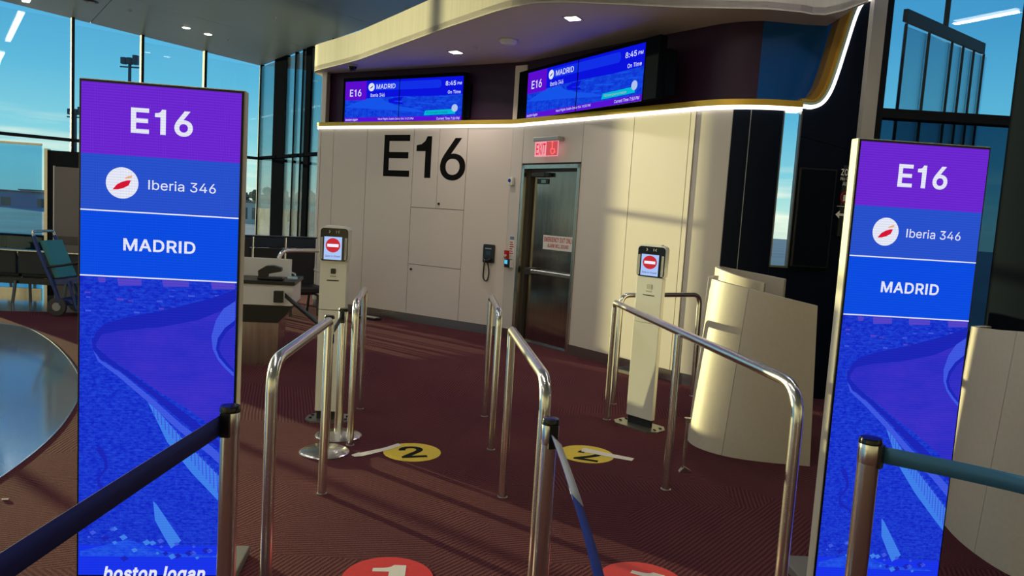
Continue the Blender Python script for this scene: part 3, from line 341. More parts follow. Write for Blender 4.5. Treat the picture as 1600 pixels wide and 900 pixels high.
def carpet():
    m = bpy.data.materials.new('maroon_carpet'); m.use_nodes = True; nt = m.node_tree; L = nt.links; b = nt.nodes['Principled BSDF']
    b.inputs['Roughness'].default_value = 1; b.inputs['Specular IOR Level'].default_value = .05; b.inputs['Sheen Weight'].default_value = .0; b.inputs['Sheen Tint'].default_value = (.9, .6, .5, 1)
    g = nt.nodes.new('ShaderNodeNewGeometry'); n0 = nt.nodes.new('ShaderNodeTexNoise'); n0.inputs['Scale'].default_value = .9; n0.inputs['Detail'].default_value = 1; L.new(g.outputs['Position'], n0.inputs[0])
    # tiles with ribbed lines, each tile turned its own way
    vo = nt.nodes.new('ShaderNodeTexVoronoi'); vo.distance = 'CHEBYCHEV'; vo.inputs['Scale'].default_value = 1.1; L.new(g.outputs['Position'], vo.inputs[0])
    vr = nt.nodes.new('ShaderNodeVectorRotate'); vr.rotation_type = 'Z_AXIS'; L.new(g.outputs['Position'], vr.inputs[0])
    sx = nt.nodes.new('ShaderNodeSeparateColor'); L.new(vo.outputs['Color'], sx.inputs[0])
    am = nt.nodes.new('ShaderNodeMath'); am.operation = 'MULTIPLY'; am.inputs[1].default_value = 3.1; L.new(sx.outputs[0], am.inputs[0]); L.new(am.outputs[0], vr.inputs['Angle'])
    wv = nt.nodes.new('ShaderNodeTexWave'); wv.inputs['Scale'].default_value = 13; wv.inputs['Distortion'].default_value = 1.2; wv.inputs['Detail'].default_value = 0; wv.inputs['Detail Scale'].default_value = .3; L.new(vr.outputs[0], wv.inputs[0])
    fb = nt.nodes.new('ShaderNodeTexNoise'); fb.inputs['Scale'].default_value = 170; fb.inputs['Detail'].default_value = 2; L.new(g.outputs['Position'], fb.inputs[0])
    ad = nt.nodes.new('ShaderNodeMath'); ad.operation = 'MULTIPLY_ADD'; ad.inputs[1].default_value = .36; L.new(wv.outputs['Fac'], ad.inputs[0]); L.new(fb.outputs[0], ad.inputs[2])
    bp = nt.nodes.new('ShaderNodeBump'); bp.inputs['Strength'].default_value = .9; bp.inputs['Distance'].default_value = .024; L.new(ad.outputs[0], bp.inputs['Height']); L.new(bp.outputs[0], b.inputs['Normal'])
    r = nt.nodes.new('ShaderNodeValToRGB'); r.color_ramp.elements[0].position = .3; r.color_ramp.elements[1].position = 1.1
    r.color_ramp.elements[0].color = (.062, .016, .032, 1); r.color_ramp.elements[1].color = (.245, .092, .104, 1); L.new(ad.outputs[0], r.inputs[0])
    mxx = nt.nodes.new('ShaderNodeMix'); mxx.data_type = 'RGBA'; mxx.blend_type = 'MULTIPLY'; mxx.inputs[0].default_value = .5; L.new(r.outputs[0], mxx.inputs[6])
    r2 = nt.nodes.new('ShaderNodeValToRGB'); r2.color_ramp.elements[0].position = .35; r2.color_ramp.elements[1].position = .65; r2.color_ramp.elements[0].color = (.8, .62, .8, 1); r2.color_ramp.elements[1].color = (1.1, 1, .9, 1); L.new(n0.outputs[0], r2.inputs[0]); L.new(r2.outputs[0], mxx.inputs[7])
    L.new(mxx.outputs[2], b.inputs['Base Color']); return m

M = dict(
    carpet=carpet(),
    terrazzo=mat('terrazzo', (.19, .24, .29), .16, noise=(190, .35, (1, 1, 1)), spec=1.0, coat=1.0),
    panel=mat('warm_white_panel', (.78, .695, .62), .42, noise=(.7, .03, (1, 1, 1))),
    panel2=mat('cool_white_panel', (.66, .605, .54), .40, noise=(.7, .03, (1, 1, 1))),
    gap=mat('dark_joint', (.03, .027, .025), .8),
    steel=mat('brushed_steel', (.62, .60, .56), .22, 1, noise=(30, .06, (1, 1, .05))),
    steel_base=mat('satin_steel_base', (.40, .38, .37), .28, 1),
    door=mat('door_steel', (.40, .38, .36), .12, 1, noise=(6, .10, (6, 1, .3))),
    dark_steel=mat('dark_jamb_steel', (.05, .04, .032), .4, .2),
    chrome=mat('polished_rail', (.86, .85, .83), .24, 1),
    gold=mat('gold_trim', (.80, .50, .07), .32, .6),
    led=emis('led_strip', (1, .95, .88), 2.2),
    purple=mat('deep_purple_wall', (.034, .011, .038), .45, spec=.3, noise=(1.1, .12, (1, 1, 1))),
    navy=mat('navy_wall', (.0025, .006, .015), .5, spec=.10, noise=(1, .1, (1, 1, 1))),
    blue=mat('upper_wall_sky_reflection', (.004, .085, .34), .28, noise=(1, .1, (1, 1, 1))),  # blue of the sky mirrored in the upper wall, put into the base colour
    soffit=mat('soffit_plaster', (.62, .54, .55), .7, bump=(60, .05, .002)),
    fascia=mat('fascia_veneer', (.56, .53, .46), .7, spec=.06, noise=(3, .06, (9, 9, .3))),
    ceil=mat('ceiling_panel', (.27, .355, .42), .36, noise=(.5, .06, (1, 1, 1))),
    black=mat('black_plastic', (.010, .010, .012), .35),
    blackgloss=mat('black_glass', (.006, .006, .008), .18, spec=.4),
    blackmetal=mat('black_mullion', (.008, .010, .014), .6, spec=.15),
    blackdull=mat('dull_black_column', (.006, .008, .012), .8, spec=0.0),
    beige=mat('beige_post', (.46, .43, .38), .4),
    white=mat('white_enamel', (.78, .78, .76), .35),
    kiosk=mat('kiosk_paint', (.72, .71, .66), .3),
    kgrey=mat('grey_strip', (.38, .37, .35), .4),
    basepl=mat('olive_steel_plate', (.34, .33, .29), .35, .9),
    counter=mat('counter_laminate', (.60, .54, .46), .48, noise=(40, .03, (1, 1, 1)), bump=(90, .04, .001)),
    desk=mat('desk_laminate', (.74, .725, .71), .45),
    red=mat('red_vinyl', (.72, .035, .035), .45, noise=(40, .06, (1, 1, 1))),
    yellow=mat('yellow_vinyl', (.78, .58, .02), .45, noise=(40, .05, (1, 1, 1))),
    tape=mat('white_tape', (.82, .78, .70), .5),
    inkb=mat('black_ink', (.006, .006, .006), .7, spec=.1),
    inkr=mat('red_ink', (.50, .015, .02), .6, spec=.2),
    inkw=mat('white_ink', (.8, .78, .72), .5),
    belt=mat('navy_belt', (.008, .016, .17), .85, bump=(400, .2, .001)),
    beltb=mat('teal_blue_belt', (.06, .23, .46), .55, bump=(400, .2, .001)),
    beltw=mat('pale_belt_label', (.62, .68, .74), .5),
    seat=mat('black_upholstery', (.012, .013, .017), .5),
    navyseat=mat('navy_upholstery', (.010, .022, .045), .5),
    teal=mat('teal_vinyl', (.03, .24, .30), .4),
    bluef=mat('blue_frame_paint', (.015, .04, .20), .3),
    rubber=mat('grey_rubber', (.06, .06, .06), .7),
    board=mat('taupe_board', (.22, .19, .175), .55),
    glass=glass('window_glass', (.96, .985, .98), .8),
    glassb=glass('blue_tinted_glass', (.42, .72, .88), 1.2),
    apron=mat('concrete_apron', (.34, .38, .36), .8, noise=(.05, .2, (1, 1, 1))),
    tree=mat('distant_tree_green', (.035, .08, .06), .9, noise=(.6, .4, (1, 1, 1))),
    bldg=mat('pale_building', (.55, .52, .42), .8),
    bldgd=mat('dark_building_window', (.05, .07, .08), .3),
    mast=mat('grey_mast', (.05, .07, .08), .6),
    roofg=mat('grey_blue_roof', (.20, .32, .42), .6),
    lamp=emis('lamp_white', (1, .96, .90), 7.0),
    lampw=emis('lamp_warm', (1, .94, .80), 4.0),
)
def tagtext(o, l): o['label'] = l; return o

# ------------------------------------------------------------------ plan of the gate block
A0 = Vector((-3.18, 11.95)); A1 = Vector((-.108, 10.15)); B1 = Vector((1.906, 7.66))
FA = Frame(A0.x, A0.y, atan2(A1.y-A0.y, A1.x-A0.x)); LA = (A1-A0).length
FB = Frame(A1.x, A1.y, atan2(B1.y-A1.y, B1.x-A1.x)); LB = (B1-A1).length
NY = 7.43                                     # plane of the navy wall
ZL = 2.86                                     # underside of the lit ledge
# rounded right end of wall B, from the B direction to the navy wall direction
tB = 3.03
pB = FB.w(tB); phi0 = FB.rz-pi/2             # outward normal angle on B
rc = (pB.y-NY)/(1+sin(phi0)) if True else .5
cB = Vector((pB.x, pB.y))-Vector((cos(phi0), sin(phi0)))*rc
ARC = [(cB.x+rc*cos(phi0+(-pi/2-phi0)*i/10), cB.y+rc*sin(phi0+(-pi/2-phi0)*i/10)) for i in range(11)]
def col_px(p):
    c = ROT.transposed() @ Vector((p[0], p[1], 2.6-H)); return 800+F*c.x/-c.z
ARC = [(cB.x+rc*cos(phi0+(-pi/2-phi0)*i/40), cB.y+rc*sin(phi0+(-pi/2-phi0)*i/40)) for i in range(41)]
IE = min(range(41), key=lambda i: abs(col_px(ARC[i])-1141))
IM = min(range(41), key=lambda i: abs(col_px(ARC[i])-1170))
# rounded left nose of wall A
nin = FA.v; rn = .13
cA = A0+nin*rn; aF = atan2(-nin.y, -nin.x)
NOSE = [(cA.x+rn*cos(aF-pi*i/10), cA.y+rn*sin(aF-pi*i/10)) for i in range(11)][::-1]

# ------------------------------------------------------------------ floor
fl = MB().box(-24, 9, -6, 19.5, -.3, 0).build('floor', M['carpet']); struct(fl)
far = [gnd(-300, 478), gnd(0, 486), gnd(125, 489)]
T2 = MB().prism([(-15.9, 9.0), (-9.0, 9.2), (-6.72, 9.66), (-5.8, 9.9), (-4.6, 10.6), (-4.2, 11.6), (-4.0, 13.3), (-5.4, 15.3), (-15.9, 8.9+.0)][:8]+[(-13.5, 9.6)], 0, .003, 'xy')
T2.build('floor', M['terrazzo'])['kind'] = 'structure'
oval = smooth_path([(-14.5, 9.0), (-11, 9.15), (-8.2, 9.2), (-6.12, 8.77), (-5.2, 8.15), (-3.87, 6.55), (-3.19, 5.28), (-2.84, 4.07), (-2.72, 2.6), (-2.9, 1.0), (-3.6, -.8), (-5.0, -2.6)], 8)
MB().prism(oval+[(-14.5, -4)], 0, .003, 'xy').build('floor', M['terrazzo'])['kind'] = 'structure'
struct(MB().ribbon(oval, 0, .005, .012).build('trim_1', M['steel']))

# ------------------------------------------------------------------ wall A (with the big E16) and wall B (with the exit door)
def wall_panels(wall, fr, cells, m, zt=ZL):
    for x0, x1, z0, z1 in cells:
        MB().box(x0+.004, x1-.004, -.014, 0, z0+.004, z1-.004).build('panel', m, wall)
wa = MB().box(.0, LA+.05, 0, .16, 0, ZL).build('wall_back', M['gap'], None, (A0.x, A0.y, 0), FA.rz); struct(wa)
wall_panels(wa, FA, [(0, .275, .12, ZL), (.275, .97, .12, ZL), (.97, 1.875, .12, ZL), (1.875, 2.335, 1.705, ZL), (2.335, 2.825, 1.705, ZL),
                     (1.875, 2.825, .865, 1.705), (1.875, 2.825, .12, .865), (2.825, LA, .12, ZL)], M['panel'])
for x, z in ((2.385, 1.775), (1.94, .79)):
    part_label(MB().lathe([(.002, -.004), (.018, -.004), (.018, .01), (.002, .01)], x, -.024, 14, 'y', z).build('lock', M['black'], wa), 'black round cabinet lock')
for x, z in ():
    pass
# the painted gate number
for ch, x0, x1, z0, z1 in (('E', 1.315, 1.815, 2.145, 2.76), ('1', 1.93, 2.205, 2.14, 2.74), ('6', 2.37, 2.81, 2.115, 2.715)):
    if ch == 'E':
        t = .092; out = [(x0, z0), (x1, z0), (x1, z0+t), (x0+t*1.1, z0+t), (x0+t*1.1, .5*(z0+z1)-t*.4), (x1-.03, .5*(z0+z1)-t*.4), (x1-.03, .5*(z0+z1)+t*.6), (x0+t*1.1, .5*(z0+z1)+t*.6), (x0+t*1.1, z1-t), (x1-.01, z1-t), (x1-.01, z1), (x0, z1)]
        o = flat_poly('numeral', out, -.0155, M['inkb'], wa)
    elif ch == '1':
        xr = x1; t = .11; out = [(xr-t, z0), (xr, z0), (xr, z1), (xr-t*.75, z1), (xr-t*1.1, z1-.07), (xr-t*1.7, z1-.115), (x0, z1-.13), (x0, z1-.215), (xr-t, z1-.215)]
        o = flat_poly('numeral', out, -.0155, M['inkb'], wa)
    else:
        o = text('numeral', '6', x0, x1, z0, z1, -.0155, M['inkb'], wa, .012)
    o['label'] = 'large black gate character %s' % ch
struct(MB().box(.0, LA, -.018, .0, 0, .118).build('baseboard_back', M['steel_base'], None, (A0.x, A0.y, 0), FA.rz))
nose = MB().ribbon(NOSE, .12, ZL, -.02).build('wall_left', M['panel']); struct(nose)
struct(MB().ribbon(offset(NOSE, .01), 0, .12, -.02).build('baseboard_left', M['steel_base']))
bk = cA+nin*rn
struct(MB().box(0, 1.4, -.02, .1, 0, 3.75).build('wall_left', M['panel'], None, (bk.x-.02, bk.y, 0), FA.rz+pi/2-.12))
# behind wall A: unseen wall added to keep sun off the right glazing
struct(MB().box(0, 2.6, -.1, .1, 0, 3.7).build('wall_sun_block', M['panel'], None, (A1.x+.05, A1.y+.1, 0), atan2(1.6, 1.2)))

DX0, DX1, DZ = .262, 1.372, 2.345
wb = sempty('wall_back_right', (A1.x, A1.y, 0), FB.rz)
MB().box(0, DX0, 0, .16, 0, ZL).box(DX1, tB, 0, .16, 0, ZL).box(DX0, DX1, 0, .16, DZ, ZL).build('backing', M['gap'], wb)
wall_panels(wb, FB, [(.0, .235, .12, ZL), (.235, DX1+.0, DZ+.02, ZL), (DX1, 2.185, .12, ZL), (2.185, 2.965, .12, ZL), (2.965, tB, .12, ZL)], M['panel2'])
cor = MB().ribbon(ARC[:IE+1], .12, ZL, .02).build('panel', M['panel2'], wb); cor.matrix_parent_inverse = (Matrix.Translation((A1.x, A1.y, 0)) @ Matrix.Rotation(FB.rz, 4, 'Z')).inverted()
bb = MB().box(0, DX0, -.018, 0, 0, .118).box(DX1, tB, -.018, 0, 0, .118).build('baseboard_right', M['steel_base'], None, (A1.x, A1.y, 0), FB.rz); struct(bb)
struct(MB().ribbon(ARC[:IE+1], 0, .118, .02).build('baseboard_right', M['steel_base']))

# exit door
dr = sempty('door_1', (A1.x, A1.y, 0), FB.rz)
MB().box(DX0, DX0+.05, -.03, .13, 0, DZ).box(DX1-.045, DX1, -.03, .13, 0, DZ).box(DX0, DX1, -.03, .13, DZ-.05, DZ).build('door_frame', M['steel'], dr)
MB().box(DX0+.05, DX0+.10, .05, .15, 0, DZ-.05).box(DX0+.05, DX1-.045, .05, .15, DZ-.08, DZ-.05).build('door_stop', M['dark_steel'], dr)
MB().box(DX0+.10, DX1-.045, .09, .14, .012, DZ-.08).build('door_leaf', M['door'], dr)
MB().box(DX0+.05, DX1-.04, .02, .16, 0, .012).build('threshold', M['steel'], dr)
cl = MB().box(.40, .66, .02, .088, 2.195, 2.255, .006).build('door_closer', M['dark_steel'], dr)
MB().box(.66, .74, .03, .08, 2.20, 2.25).build('closer_arm', M['black'], cl)
pl = MB().box(.465, .685, .075, .09, 2.105, 2.175, .004).build('alarm_unit', M['black'], dr)
MB().box(.55, .64, .072, .0755, 2.12, 2.16).build('display', mat('teal_lcd', (.2, .45, .45), .3), pl)
bar = MB().box(.42, 1.35, .0, .035, .925, .985, .012).build('push_bar', M['steel'], dr)
MB().box(.42, .54, .0, .09, .905, 1.0, .008).box(1.29, 1.35, .0, .09, .915, .99, .006).build('bar_housing', M['dark_steel'], dr)
sg = MB().box(.655, 1.24, .083, .09, 1.262, 1.445).build('notice_plate', M['inkw'], dr)
text('lettering', 'EMERGENCY EXIT ONLY', .675, 1.222, 1.362, 1.425, .082, M['inkr'], sg, .035)
text('lettering', 'ALARM WILL SOUND', .745, 1.145, 1.290, 1.340, .082, M['inkr'], sg, .035)

# ------------------------------------------------------------------ navy wall to the right of wall B, with S-curved lit edge
FN = Frame(0, NY, 0)
def npx(a, b): return FN.px(a, b)
xs = [ARC[-1][0]]+[npx(a, b)[0] for a, b in ((1170, 180), (1222, 170), (1255, 168))]
XP = npx(1350, 100)[0]
curve = [npx(a, b) for a, b in ((1252, 169), (1268, 170.5), (1284, 164), (1297, 147), (1308, 120), (1322, 76), (1336, 32), (1346, 10), (1358, 2), (1372, -4))]
cz = smooth_path([(x, z, 0) for x, z in curve], 5); cz = [(p[0], p[1]) for p in cz]
zwin = npx(1203, 415)[1]
wn = sempty('wall_right', (0, NY, 0), 0)
xs[2] = max(xs[2], ARC[-1][0]+.004)
for i0, i1 in ((IE, IM), (IM, 40)):
    MB().ribbon([(p[0], p[1]-NY) for p in ARC[i0:i1+1]], 0, ZL, .03).build('panel', M['navy'], wn)
    P_ = Vector(ARC[i0]); MB().box(P_.x-.003, P_.x+.003, P_.y-NY-.003, P_.y-NY+.003, 0, ZL).build('joint', M['kgrey'], wn)
for x0, x1, z0, z1 in ((xs[2], xs[3], 0, zwin),):
    MB().box(x0+.003, x1-.003, 0, .1, z0, z1).build('panel', M['navy'], wn)
pts = [(x, z) for x, z in cz if x < XP]
out = [(xs[3]+.003, 0), (XP, 0), (XP, pts[-1][1])]+pts[::-1]+[(xs[3]+.003, ZL)]
MB().prism([(xs[3]+.003, 0), (XP, 0), (XP, 2.50), (xs[3]+.003, 2.62)], 0, .1).build('panel', M['navy'], wn)
MB().prism([(xs[3]+.003, 2.627), (XP, 2.507), (XP, pts[-1][1])]+pts[::-1]+[(xs[3]+.003, ZL)], 0, .1).build('panel', M['navy'], wn)
wi = sempty('window_4', (0, NY, 0), 0)
MB().box(xs[2], xs[3], .04, .05, zwin, ZL).build('pane', M['glass'], wi)
MB().box(xs[2], xs[2]+.012, -.005, .06, zwin, ZL).box(xs[3]-.012, xs[3], -.005, .06, zwin, ZL).box(xs[2], xs[3], -.005, .06, zwin-.012, zwin+.008).build('window_frame', M['steel_base'], wi)
# lit ledge: gold strip over a white LED line, all along nose, A, B, round corner and up the S curve
LP = [tuple(FA.w(-.0)[:2])]+[(A1.x, A1.y)]+ARC
led_path = [(cA.x-nin.x*0+NOSE[i][0]-cA.x, NOSE[i][1]) for i in range(1, 11)]+[(A1.x, A1.y)]+ARC+[(curve[0][0], NY)]
ledge = sempty('trim_2')
MB().ribbon(offset(led_path, -.045), ZL+.036, ZL+.095, .2).build('gold_strip', M['gold'], ledge)
MB().ribbon(offset(led_path, -.035), ZL, ZL+.036, .16).build('led_strip', M['led'], ledge)
def off2(path, d): return offset(path, d)
cz2 = [(curve[0][0]-.02, curve[0][1])]+cz[1:]
def band(d0, d1, y0, y1):
    a = off2(cz2, d0); b = off2(cz2, d1); return MB().prism(a+b[::-1], y0, y1)
band(.0, .034, NY-.035, NY+.1).build('led_strip', M['led'], ledge)
band(.034, .062, NY-.04, NY+.1).build('glass_edge', mat('pale_green_edge', (.45, .60, .50), .25), ledge)
band(.062, .085, NY-.045, NY+.12).build('gold_strip', M['gold'], ledge)
_n = offset(cz2, 1.0); _w = [.09+.06*min(1, i/9) for i in range(len(cz2))]
_o = [(p[0]+(q_[0]-p[0])*w_, p[1]+(q_[1]-p[1])*w_) for p, q_, w_ in zip(cz2, _n, _w)]
MB().prism(off2(cz2, .085)+_o[::-1], NY-.01, NY+.16).build('gold_return', mat('brown_gold_return', (.32, .18, .03), .4, .4), ledge)

# upper wall, set back above the ledge
ZS = 3.75
up_path = offset([tuple(FA.w(.0)[:2]), (A1.x, A1.y)]+ARC[:29], .14)
struct(MB().ribbon(up_path, ZL+.05, ZS+.05, .12).build('wall_upper', M['purple']))
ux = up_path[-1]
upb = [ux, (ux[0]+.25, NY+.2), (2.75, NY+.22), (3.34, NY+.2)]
struct(MB().ribbon(upb, ZL+.05, 4.3, .1).build('wall_upper', M['blue']))  # blue stretch paints in the sky reflection on the upper wall
# white pillar at the left end of the upper wall
NO2 = offset(NOSE, .03)
struct(MB().ribbon(NO2+[tuple(FA.w(.05, .03)[:2])], ZL+.08, ZS, -.02).build('trim_3', M['panel']))

# soffit and fascia
FAS = [(-3.02, 12.6), (-3.3, 12.28), (-3.36, 12.08), (-3.32, 11.9), (-3.223, 11.76), (-2.8, 11.27), (-2.383, 10.76), (-1.454, 9.40), (-.905, 8.59), (-.35, 7.83), (-.176, 7.63), (.05, 7.44), (.3, 7.36), (.7, 7.325), (1.42, 7.29), (2.24, 7.17), (2.55, 7.2), (2.68, 7.25), (2.80, 7.24), (2.9, 7.08), (2.97, 6.78)]
sof = MB().prism(FAS+[(2.99, 7.45), (2.99, 7.75), (2.6, 8.4), (1.4, 9.3), (.2, 10.9), (-2.6, 12.7)], ZS, ZS+.06, 'xy').build('ceiling', M['soffit']); struct(sof)
def cz_at(x, y): return 4.70+max(0, .074*((x+5.9)*-.79+(y-17.0)*-.613))
struct(MB().ribbon(FAS, [ZS-.012]*len(FAS), [4.14]*len(FAS), .03).build('trim_4', M['fascia']))

# ------------------------------------------------------------------ main ceiling, laid in panels
Cc = Vector((-5.9, 17.0)); e1 = Vector((-.79, -.613)); e2 = Vector((.613, -.79))
def cw(u, v, dz=0): p = Cc+e1*u+e2*v; return (p.x, p.y, cz_at(p.x, p.y)+dz)
cei = sempty('ceiling')
for i in range(-4, 8):
    for j in range(0, 9):
        u0, u1, v0, v1 = i*3.4, (i+1)*3.4, -.15+j*2.8, -.15+(j+1)*2.8
        if i < 0 and v0 < 13.8: continue
        if u0 > 16 and j > 7: continue
        g = .005; b = MB(); K = 2
        q = [cw(u0+g, v0+g), cw(u1-g, v0+g), cw(u1-g, v1-g), cw(u0+g, v1-g)]
        lo = [b.bm.verts.new(p) for p in q]; hi = [b.bm.verts.new((p[0], p[1], p[2]+.05)) for p in q]
        b.bm.faces.new(lo); b.bm.faces.new(hi[::-1])
        for k in range(4): b.bm.faces.new((lo[k], lo[(k+1) % 4], hi[(k+1) % 4], hi[k]))
        b.build('ceiling_panel', M['ceil'], cei)
b = MB()
for (u0, u1, v0, v1) in ((0, 27.2, -.15, 25.0), (-13.6, 0, 13.85, 25.0)):
    q = [cw(u0, v0, .055), cw(u1, v0, .055), cw(u1, v1, .055), cw(u0, v1, .055)]
    nu, nv = 12, 12
    g = [[b.bm.verts.new(cw(u0+(u1-u0)*i/nu, v0+(v1-v0)*j/nv, .06)) for j in range(nv+1)] for i in range(nu+1)]
    for i in range(nu):
        for j in range(nv): b.bm.faces.new((g[i][j], g[i+1][j], g[i+1][j+1], g[i][j+1]))
b.build('ceiling_backing', M['gap'], cei)

# ------------------------------------------------------------------ rest of the hall, behind and beside the camera
hallm = mat('taupe_hall_wall', (.30, .285, .27), .6)
struct(MB().box(-22.0, 9.2, -6.2, -6.0, 0, 6.2).build('wall_hall_rear', hallm))
struct(MB().box(9.0, 9.2, -6.0, 7.6, 0, 5.2).build('wall_hall_right', hallm))
struct(MB().box(5.1, 9.0, 7.45, 7.6, 0, 5.2).build('wall_hall_front', hallm))
# ------------------------------------------------------------------ glass walls
TZ = 2.62
def curtain(name, o, d, us, zt_f, tr, depth=.14, wid=.055, col=M['blackmetal'], mwid=None):
    """us: mullion positions along d"""
    rz = atan2(d.y, d.x); e = sempty(name, (o.x, o.y, 0), rz)
    for u in us:
        p = o+d*u; wdt = mwid.get(u, wid) if mwid else wid
        MB().box(u-wdt/2, u+wdt/2, -depth, .02, 0, zt_f(p)).build('mullion', col, e)
    for a, b_ in zip(us, us[1:]):
        z0 = .08
        for z1 in list(tr)+[min(zt_f(o+d*a), zt_f(o+d*b_))-.02]:
            MB().box(a+wid/2, b_-wid/2, -.05, -.038, z0+.03, z1-.03).build('pane', M['glass'], e); z0 = z1
        for z in tr: MB().box(a+wid/2, b_-wid/2, -.10, .01, z-.03, z+.03).build('transom', col, e)
        MB().box(a+wid/2, b_-wid/2, -.10, .01, 0, .11).build('sill', col, e)
    return e
zc = lambda p: cz_at(p.x, p.y)
w1 = curtain('window_1', Cc, e1, [0]+[1.235*k for k in range(1, 16)], zc, [TZ])
# silver inner edges on mullions
d2 = -e2
w2u = [0, .62, 1.55, 2.15, 2.95]
FW2 = Frame(Cc.x, Cc.y, atan2(e2.y, e2.x))
def wu(a): return FW2.px(a, 180)[0]
U = [0.0, (wu(429)+wu(452))/2, wu(463), wu(475), (wu(479)+wu(489))/2, wu(520)]
w2 = curtain('window_2', Cc, e2, U, zc, [TZ], depth=.058, col=M['blackdull'], mwid={U[1]: wu(450)-wu(431), U[2]: .04, U[3]: .05, U[4]: wu(488)-wu(480)})

# right hand glazing: near frame with a dark transom, and a receding glazed bridge behind it
beige = MB().box(XP, XP+.13, -.09, .12, 0, 5.2).build('trim_5', M['beige'], None, (0, NY, 0)); struct(beige)
WX0 = XP+.13
FR = Frame(0, 7.45, 0)
tz = FR.px(1450, 181)[1]
w3 = sempty('window_3', (0, 7.45, 0), 0)
MB().box(WX0, WX0+.09, -.05, .12, 0, 5.2).box(5.0, 5.1, -.05, .12, 0, 5.2).build('window_frame', M['blackmetal'], w3)
MB().box(WX0+.09, 5.0, -.05, .12, tz-.05, tz+.04).build('transom', M['blackmetal'], w3)
MB().box(WX0+.09, 5.0, .03, .04, tz+.04, 5.2).build('pane', M['glass'], w3)
MB().box(WX0+.09, 5.0, .03, .04, 0.02, tz-.05).build('pane', glass('dark_lower_glass', (.20, .34, .42), 1.0), w3)

# ------------------------------------------------------------------ totem signs with LED screens
ink = emis('screen_white', (.80, .82, .95), 1.0, .16)
T_P = emis('totem_purple', (.155, .022, .66), 1.0, .22)
T_B1 = emis('totem_mid_blue', (.022, .085, .62), 1.0, .16)
T_B2 = emis('totem_blue', (.004, .075, .78), 1.0, .16)
T_PIC = emis('totem_picture', (.006, .018, .56), 1.0, .16, ((.022, .085, .76), 46))
T_PICL = emis('totem_picture_light', (.008, .05, .76), 1.0, .16, ((.03, .14, .90), 26))
T_ROOF = emis('totem_roof', (.026, .028, .57), 1.0, .16, ((.058, .034, .60), 3.0))
T_ROOFD = emis('totem_roof_shade', (.012, .020, .49), 1.0, .16)
T_EDGE = emis('totem_edge', (.05, .10, .78), 1.0, .16)
T_COL = emis('totem_columns', (.05, .22, .85), 1.0, .16)
T_TOW = emis('totem_towers', (.09, .06, .60), 1.0, .16)
T_FOOT = emis('totem_footer', (.010, .035, .85), 1.0, .16)
LOGR = emis('logo_red', (.66, .008, .035), 1.0)
LOGO = emis('logo_orange', (.80, .42, .22), 1.0)
SW, SZ0, SZ1 = .598, .085, 2.07
pL0 = gnd(127, 125, SZ1); pL1 = gnd(379, 145, SZ1)
SF = Frame(pL0.x, pL0.y, atan2(pL1.y-pL0.y, pL1.x-pL0.x))
def sp(a, b): return SF.px(a, b)
def clampx(P): return [(min(max(x, .004), SW-.004), z) for x, z in P]
